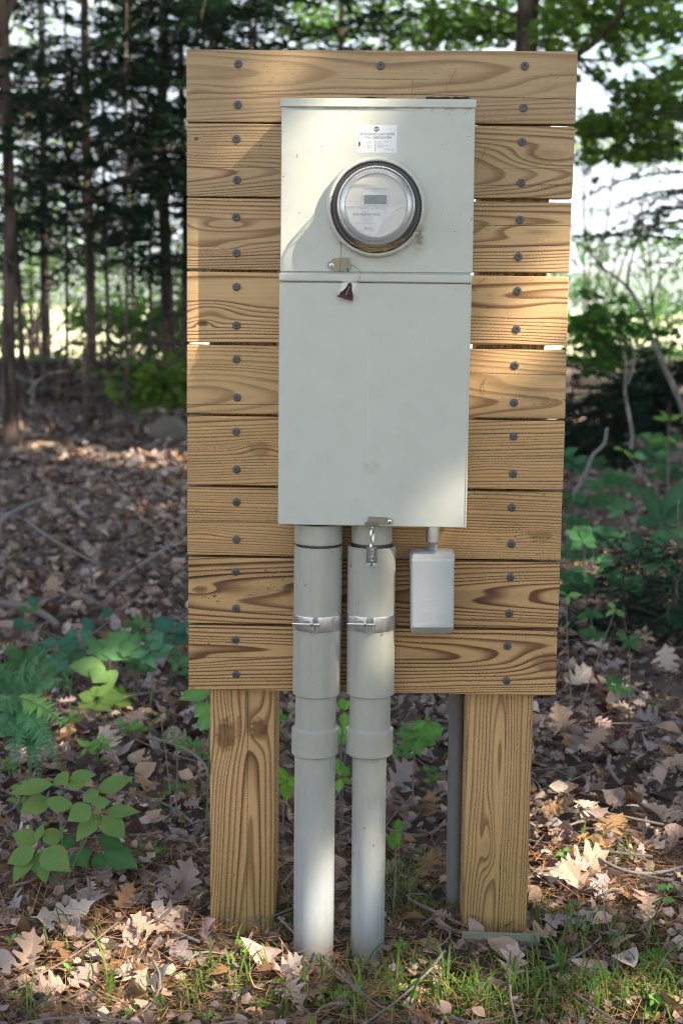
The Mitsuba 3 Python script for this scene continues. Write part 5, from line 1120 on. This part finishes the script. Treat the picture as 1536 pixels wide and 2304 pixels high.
cl = [(at(x, y, MY + dy), (rx * 11.2 / FPX, .5, ry * 11.2 / FPX), n) for x, y, rx, ry, n, dy in [
    (1345, 690, 30, 20, 0, 0), (1330, 40, 80, 55, 260, .3), (1255, 60, 60, 60, 170, -.3), (1420, 60, 60, 60, 150, .2), (1500, 60, 60, 50, 130, -.2), (1300, -20, 100, 45, 200, 0), (1450, -10, 110, 45, 200, .4), (1120, 40, 70, 55, 150, .5), (1010, 50, 80, 50, 130, .6),
    (1440, 225, 55, 36, 230, 0), (1500, 250, 55, 60, 220, .3), (1390, 190, 30, 16, 30, .2), (1400, 280, 95, 28, 250, -.2), (1330, 285, 40, 30, 130, .1), (1490, 330, 60, 30, 160, .2), (1330, 345, 28, 22, 50, 0), (1410, 345, 80, 22, 150, .3), (1390, 118, 40, 16, 40, 0), (1460, 180, 60, 22, 70, .4), (1340, 165, 25, 16, 16, 0), (1530, 160, 25, 40, 60, 0)]]
m, c = leaf_mass(cl, .092, 51, (.15, .27, .045), (MAPLE_V, MAPLE_F), tilt=.6, droop=.25); stuff(obj('leaves', m, 'mat_leaf', mk, False, c))
# hemlock whose boughs hang in at the right
k = conifer('hemlock_tree', 'hemlock out at the right whose dark boughs reach in at the upper right edge', 'tree', 1690, 1000, 30, None, 9.0, 2.0, 1.3, 9, 190, Y=7.6, group='hemlock trees in the woods behind the panel')
hb = thing('hemlock_sapling', 'thin hemlock with drooping dark boughs against the white gap at right', 'tree'); q = np.random.default_rng(41)
g = np.r_[at(1580, 800, 7.0)[0], 7.0, 0]; g[2] = ground_z(*g[:2]) - .05; obj('trunk', trunk_mesh(g, g + [0.05, 0, 4.5], .035, .012, 8, .01, 8), 'mat_bark', hb, True)
P, D, N, tw = [], [], [], []
for (x, y, L, az, dr_) in [(1580, 390, .75, 3.0, .35), (1580, 430, .62, 3.3, .4), (1575, 470, .60, 2.9, .4), (1580, 350, .5, 3.6, .4), (1580, 520, .65, 3.1, .2), (1580, 545, .9, 3.2, .12), (1580, 300, .6, 3.0, .4), (1580, 250, .5, 3.4, .4), (1580, 440, .6, 3.9, .3), (1580, 500, .5, 3.7, .3)]:
    a, b2, c3, t_ = bough(at(x, y, 7.0), az, L, dr_, q, 1.5); P.append(a); D.append(b2); N.append(c3); tw.append(t_)
P, D, N = np.vstack(P), np.vstack(D), np.vstack(N); [obj('branch', w_, 'mat_bark', hb) for w_ in tw]
v, f = scatter(CARD_V * [.6, 1, 1], CARD_F, P, frames(N, D), q.uniform(.035, .065, len(P))); stuff(obj('crown', (v, f), 'mat_conifer', hb, False, rep(np.array([[.035, .07, .04]]) * q.uniform(.6, 1.5, (len(P), 1)), 4)))
# bare grey sapling leaning left
BY = 7.4
k = thing('bare_sapling', 'grey leaning sapling with bare forked twigs at the right edge', 'sapling')
P = spline([at(x, y, BY) for x, y in [(1552, 985), (1520, 880), (1472, 775), (1438, 690), (1411, 645)]], 24); obj('trunk', tube(P, np.linspace(.024, .014, 24), 9), 'mat_bark_pale', k, True)
for pts, r_ in [([(1411, 645), (1418, 590), (1432, 545), (1445, 505), (1436, 450)], .011), ([(1411, 645), (1360, 605), (1328, 570), (1318, 530), (1322, 500)], .010), ([(1467, 700), (1463, 620), (1455, 540), (1440, 500)], .008), ([(1467, 690), (1475, 650), (1505, 600), (1536, 570)], .008), ([(1328, 570), (1290, 540), (1262, 535)], .006), ([(1425, 555), (1370, 548), (1310, 535)], .007), ([(1445, 505), (1480, 520), (1536, 560)], .007), ([(1440, 500), (1405, 470), (1370, 455)], .005), ([(1490, 820), (1500, 760), (1520, 690), (1536, 650)], .007), ([(1467, 700), (1475, 760), (1478, 830)], .006), ([(1420, 615), (1440, 640), (1452, 690)], .005), ([(1350, 560), (1340, 590), (1310, 610)], .004), ([(1455, 540), (1490, 480), (1500, 440)], .005)]:
    obj('branch', tube(spline([at(x, y, BY + .05 * j) for j, (x, y) in enumerate(pts)], 14), np.linspace(r_, r_ * .4, 14), 6), 'mat_bark', k, True)
q = np.random.default_rng(12); P, D, N = [], [], []
for (x, y) in [(1330, 470), (1350, 466), (1320, 530), (1345, 560), (1395, 548), (1430, 530), (1480, 520), (1510, 545), (1460, 480), (1300, 540), (1370, 555), (1500, 600), (1330, 580), (1450, 500), (1530, 560), (1520, 590), (1405, 600), (1500, 460)]:
    a, b2, c3, t_ = bough(at(x, y, BY), q.uniform(0, 6.28), q.uniform(.12, .28), .3, q, 2.0); P.append(a); D.append(b2); N.append(c3)
P, D, N = np.vstack(P), np.vstack(D), np.vstack(N); v, f = scatter(CARD_V * [.5, 1, 1], CARD_F, P, frames(N, D), q.uniform(.018, .035, len(P))); stuff(obj('sparse_needles', (v, f), 'mat_conifer', k, False, rep(np.array([[.05, .08, .05]]) * q.uniform(.6, 1.5, (len(P), 1)), 4)))
# maple sapling
SY = 6.6
k = thing('maple_sapling', 'small maple sapling with pale forked stem and green leaves right beside the panel', 'tree')
for pts, r_ in [([(1418, 1010), (1412, 920), (1405, 860), (1408, 820), (1390, 760), (1370, 700)], .012), ([(1405, 870), (1424, 820), (1412, 740), (1400, 690)], .009), ([(1390, 850), (1340, 830), (1290, 835)], .006)]:
    obj('stem' if pts[0][1] > 900 else 'branch', tube(spline([at(x, y, SY) for x, y in pts], 16), np.linspace(r_, r_ * .5, 16), 8), 'mat_bark_pale', k, True)
cl = [(at(x, y, SY + dy), (rx * 9.6 / FPX, .25, ry * 9.6 / FPX), n) for x, y, rx, ry, n, dy in [(1345, 720, 60, 24, 60, 0), (1310, 735, 36, 26, 36, .1), (1400, 735, 50, 26, 44, .1), (1330, 690, 34, 18, 14, 0), (1430, 705, 30, 14, 8, .1), (1400, 672, 30, 14, 8, 0), (1340, 770, 50, 24, 40, 0), (1350, 815, 50, 26, 46, .1), (1300, 800, 26, 24, 20, .1), (1455, 755, 26, 20, 12, 0), (1380, 790, 40, 30, 30, .1), (1330, 665, 20, 10, 5, 0), (1500, 750, 24, 12, 8, .2)]]
m, c = leaf_mass(cl, .085, 61, (.075, .17, .035), (MAPLE_V, MAPLE_F), tilt=.55, droop=.35); stuff(obj('leaves', m, 'mat_leaf', k, False, c))
# small dark firs and ground boughs
for i, (lab, x, y, h, L, sd) in enumerate([('bushy dark fir sapling before the bank at right', 1360, 1045, 1.0, .65, 71), ('low dark fir shrub behind the large leaved shrub', 1470, 1330, .55, .5, 72), ('low dark fir shrub at the right edge above the oak leaves', 1520, 1440, .6, .55, 73), ('small dark fir tucked against the panel edge', 1285, 1000, .9, .45, 74), ('spreading low fir right of the bottom planks', 1400, 1420, .35, .5, 75), ('dark fir before the stone wall at the right edge', 1500, 985, 1.1, .8, 76), ('dark fir before the stone wall left of the leaning sapling', 1430, 975, 1.0, .8, 77)]):
    conifer('fir_sapling', lab, 'tree', x, y, 10, None, h, .04, L, 60, 80 + sd, group='small dark fir saplings right of the panel', needle=.03 if y > 1200 else .06, bare_twigs=0, col=(.02, .05, .03), dens=1.6)
k = thing('pale_bent_branch', 'pale twisted barkless branch standing up from the leaves right of the panel', 'branch')
obj('limb', tube(spline([at(x, y, 3.6) for x, y in [(1296, 1105), (1312, 1075), (1325, 1045), (1335, 1022), (1358, 1000), (1363, 975), (1366, 962)]], 24), np.linspace(.012, .007, 24), 8), 'mat_pale_twig', k, True)

# ---------------------------------------------------------------- tall trees beside the scene: their crowns shade it
LIT = []      # (point, radius, share of leaves left) where sun reaches through gaps of the canopy
for px, py, Yq, rad, keep in [(662, 440, -.12, .055, 0), (690, 380, -.12, .055, 0), (725, 330, -.12, .05, 0), (775, 280, -.12, .04, .2), (645, 500, -.12, .05, 0), (845, 390, -.2, .03, .3), (705, 128, 0, .03, 0), (672, 160, 0, .03, 0), (642, 195, 0, .045, 0), (612, 232, 0, .045, 0), (580, 268, 0, .05, 0), (615, 135, 0, .022, 0), (585, 172, 0, .022, 0), (552, 208, 0, .022, 0), (530, 325, 0, .04, 0), 
                              (772, 1480, -.1, .01, .3), (785, 1800, -.1, .01, .1), (785, 1900, -.1, .01, .2), (782, 2020, -.1, .01, .2), (900, 1750, -.1, .01, .2), (896, 1950, -.1, .01, .2), (945, 1330, -.1, .01, .3)]:
    LIT.append((at(px, py, Yq), rad, keep))
for px, py, rad, keep in [(1250, 1880, .16, .0), (1240, 1990, .17, .0), (1310, 2010, .15, .05), (1310, 1850, .14, .0), (1400, 1900, .07, .1), (1380, 1960, .06, .1), (1290, 1640, .07, .2), (1370, 1560, .08, .2), (300, 1480, .06, .1), (150, 1650, .07, .1), (60, 1790, .05, .1), (120, 1900, .05, .2), (560, 2180, .06, .2), (330, 2230, .16, .0), (390, 2200, .08, .2), (60, 2180, .10, .2), (450, 2260, .09, .3), (90, 1700, .10, .1), (1480, 2260, .09, .3), (1050, 2270, .10, .35), (340, 1040, .40, .05), (250, 1035, .3, .1), (120, 1010, .35, .1), (40, 970, .3, .2), (400, 1050, .3, .05),
                          (850, 2210, .08, .35), (1440, 2020, .08, .3), (380, 950, .25, .1), (230, 1610, .09, .2), (1240, 1660, .09, .35), (1460, 1600, .1, .45), (1430, 1060, .2, .3), (640, 1700, .1, .3), (200, 1900, .05, .3)]:
    LIT.append((on_ground(px, py) + [0, 0, .05 if py > 1100 else .1], rad, keep))
LIT.append((at(585, 2010, .038), .05, .1)); LIT.append((at(100, 1600, Yf_ - .1), .08, .05)); LIT.append((at(225, 1520, Yp), .10, .2)); LIT.append((at(1470, 2150, -.3), .08, .3))
LP = np.array([l[0] for l in LIT]); LR = np.array([l[1] for l in LIT]); LK = np.array([l[2] for l in LIT])


def canopy_gaps(seed):
    q = np.random.default_rng(seed)

    def keep(pos):
        ok = np.ones(len(pos), bool)
        for p, rd, kp in zip(LP, LR, LK):
            d = pos - p; along = d @ SUN; off = np.linalg.norm(d - along[:, None] * SUN, axis=1)
            ok &= ~((off < rd + .065) & (q.uniform(size=len(pos)) > kp * .5))
        return ok
    return keep


q = np.random.default_rng(99); spots = [(2.6, -5.2), (4.7, -4.7), (8.3, -5.9), (6.6, -2.9), (5.2, -1.2), (8.8, -1.6), (11.8, -2.0), (5.8, 1.8), (9.0, 1.8), (12.2, 1.5), (2.9, 2.0), (-1.2, 1.4), (-3.8, .6), (2.4, 5.0), (-.4, 4.6), (9.2, 4.2), (4.6, 3.2), (7.2, 3.6), (-3.2, 4.2), (-5.8, 1.8), (-5.6, 6.0), (6.6, -7.4), (5.9, -3.7)]
WORDS = ORD + ['eleventh', 'twelfth', 'thirteenth', 'fourteenth', 'fifteenth', 'sixteenth', 'seventeenth', 'eighteenth', 'nineteenth', 'twentieth', 'last', 'extra', 'final', 'added']
for i, (x, y) in enumerate(spots):
    x += q.normal(0, .3); y += q.normal(0, .3); k = thing('shade_tree', f'tall broadleaf tree outside the frame, {WORDS[i]} of the ring shading the clearing', 'tree', 'tall trees around the clearing'); hz = 7.0 + q.normal(0, .4)
    tx_, ty_ = (x, y) if abs(x) > .27 * (y + 3) + 1.0 or y < -2 else (math.copysign(.27 * (y + 3) + 1.2, x), y)
    if i == len(spots) - 1: tx_, ty_ = x + 1.9, y + 1.2
    g = np.array([tx_, ty_, ground_z(tx_, ty_) - .1]); c = np.array([x, y, hz]); obj('trunk', trunk_mesh(g, c - ([0, 0, .4] if i < len(spots) - 1 else [-.9, -.6, .9]), .11, .035, 9, .03, i), 'mat_bark', k, True)
    cls = [(c + q.normal(0, 1, 3) * [1.3, 1.3, .6], (1.1, 1.1, .7), 880) for _ in range(9)]
    [obj('limb', tube(bezier(c - [0, 0, 1.8], (c + cc) / 2 - [0, 0, .3], cc, 7), np.linspace(.022, .008, 7), 6), 'mat_bark', k, True) for cc, _, _ in cls if canopy_gaps(0)(bezier(c - [0, 0, 1.8], (c + cc) / 2 - [0, 0, .3], cc, 30)).all()]
    m, cc = leaf_mass(cls, .16, 300 + i, (.06, .13, .03), (CARD_V * [1.3, 1, 1], CARD_F), tilt=.6, gaps=canopy_gaps(i)); stuff(obj('leaves', m, 'mat_leaf', k, False, cc))
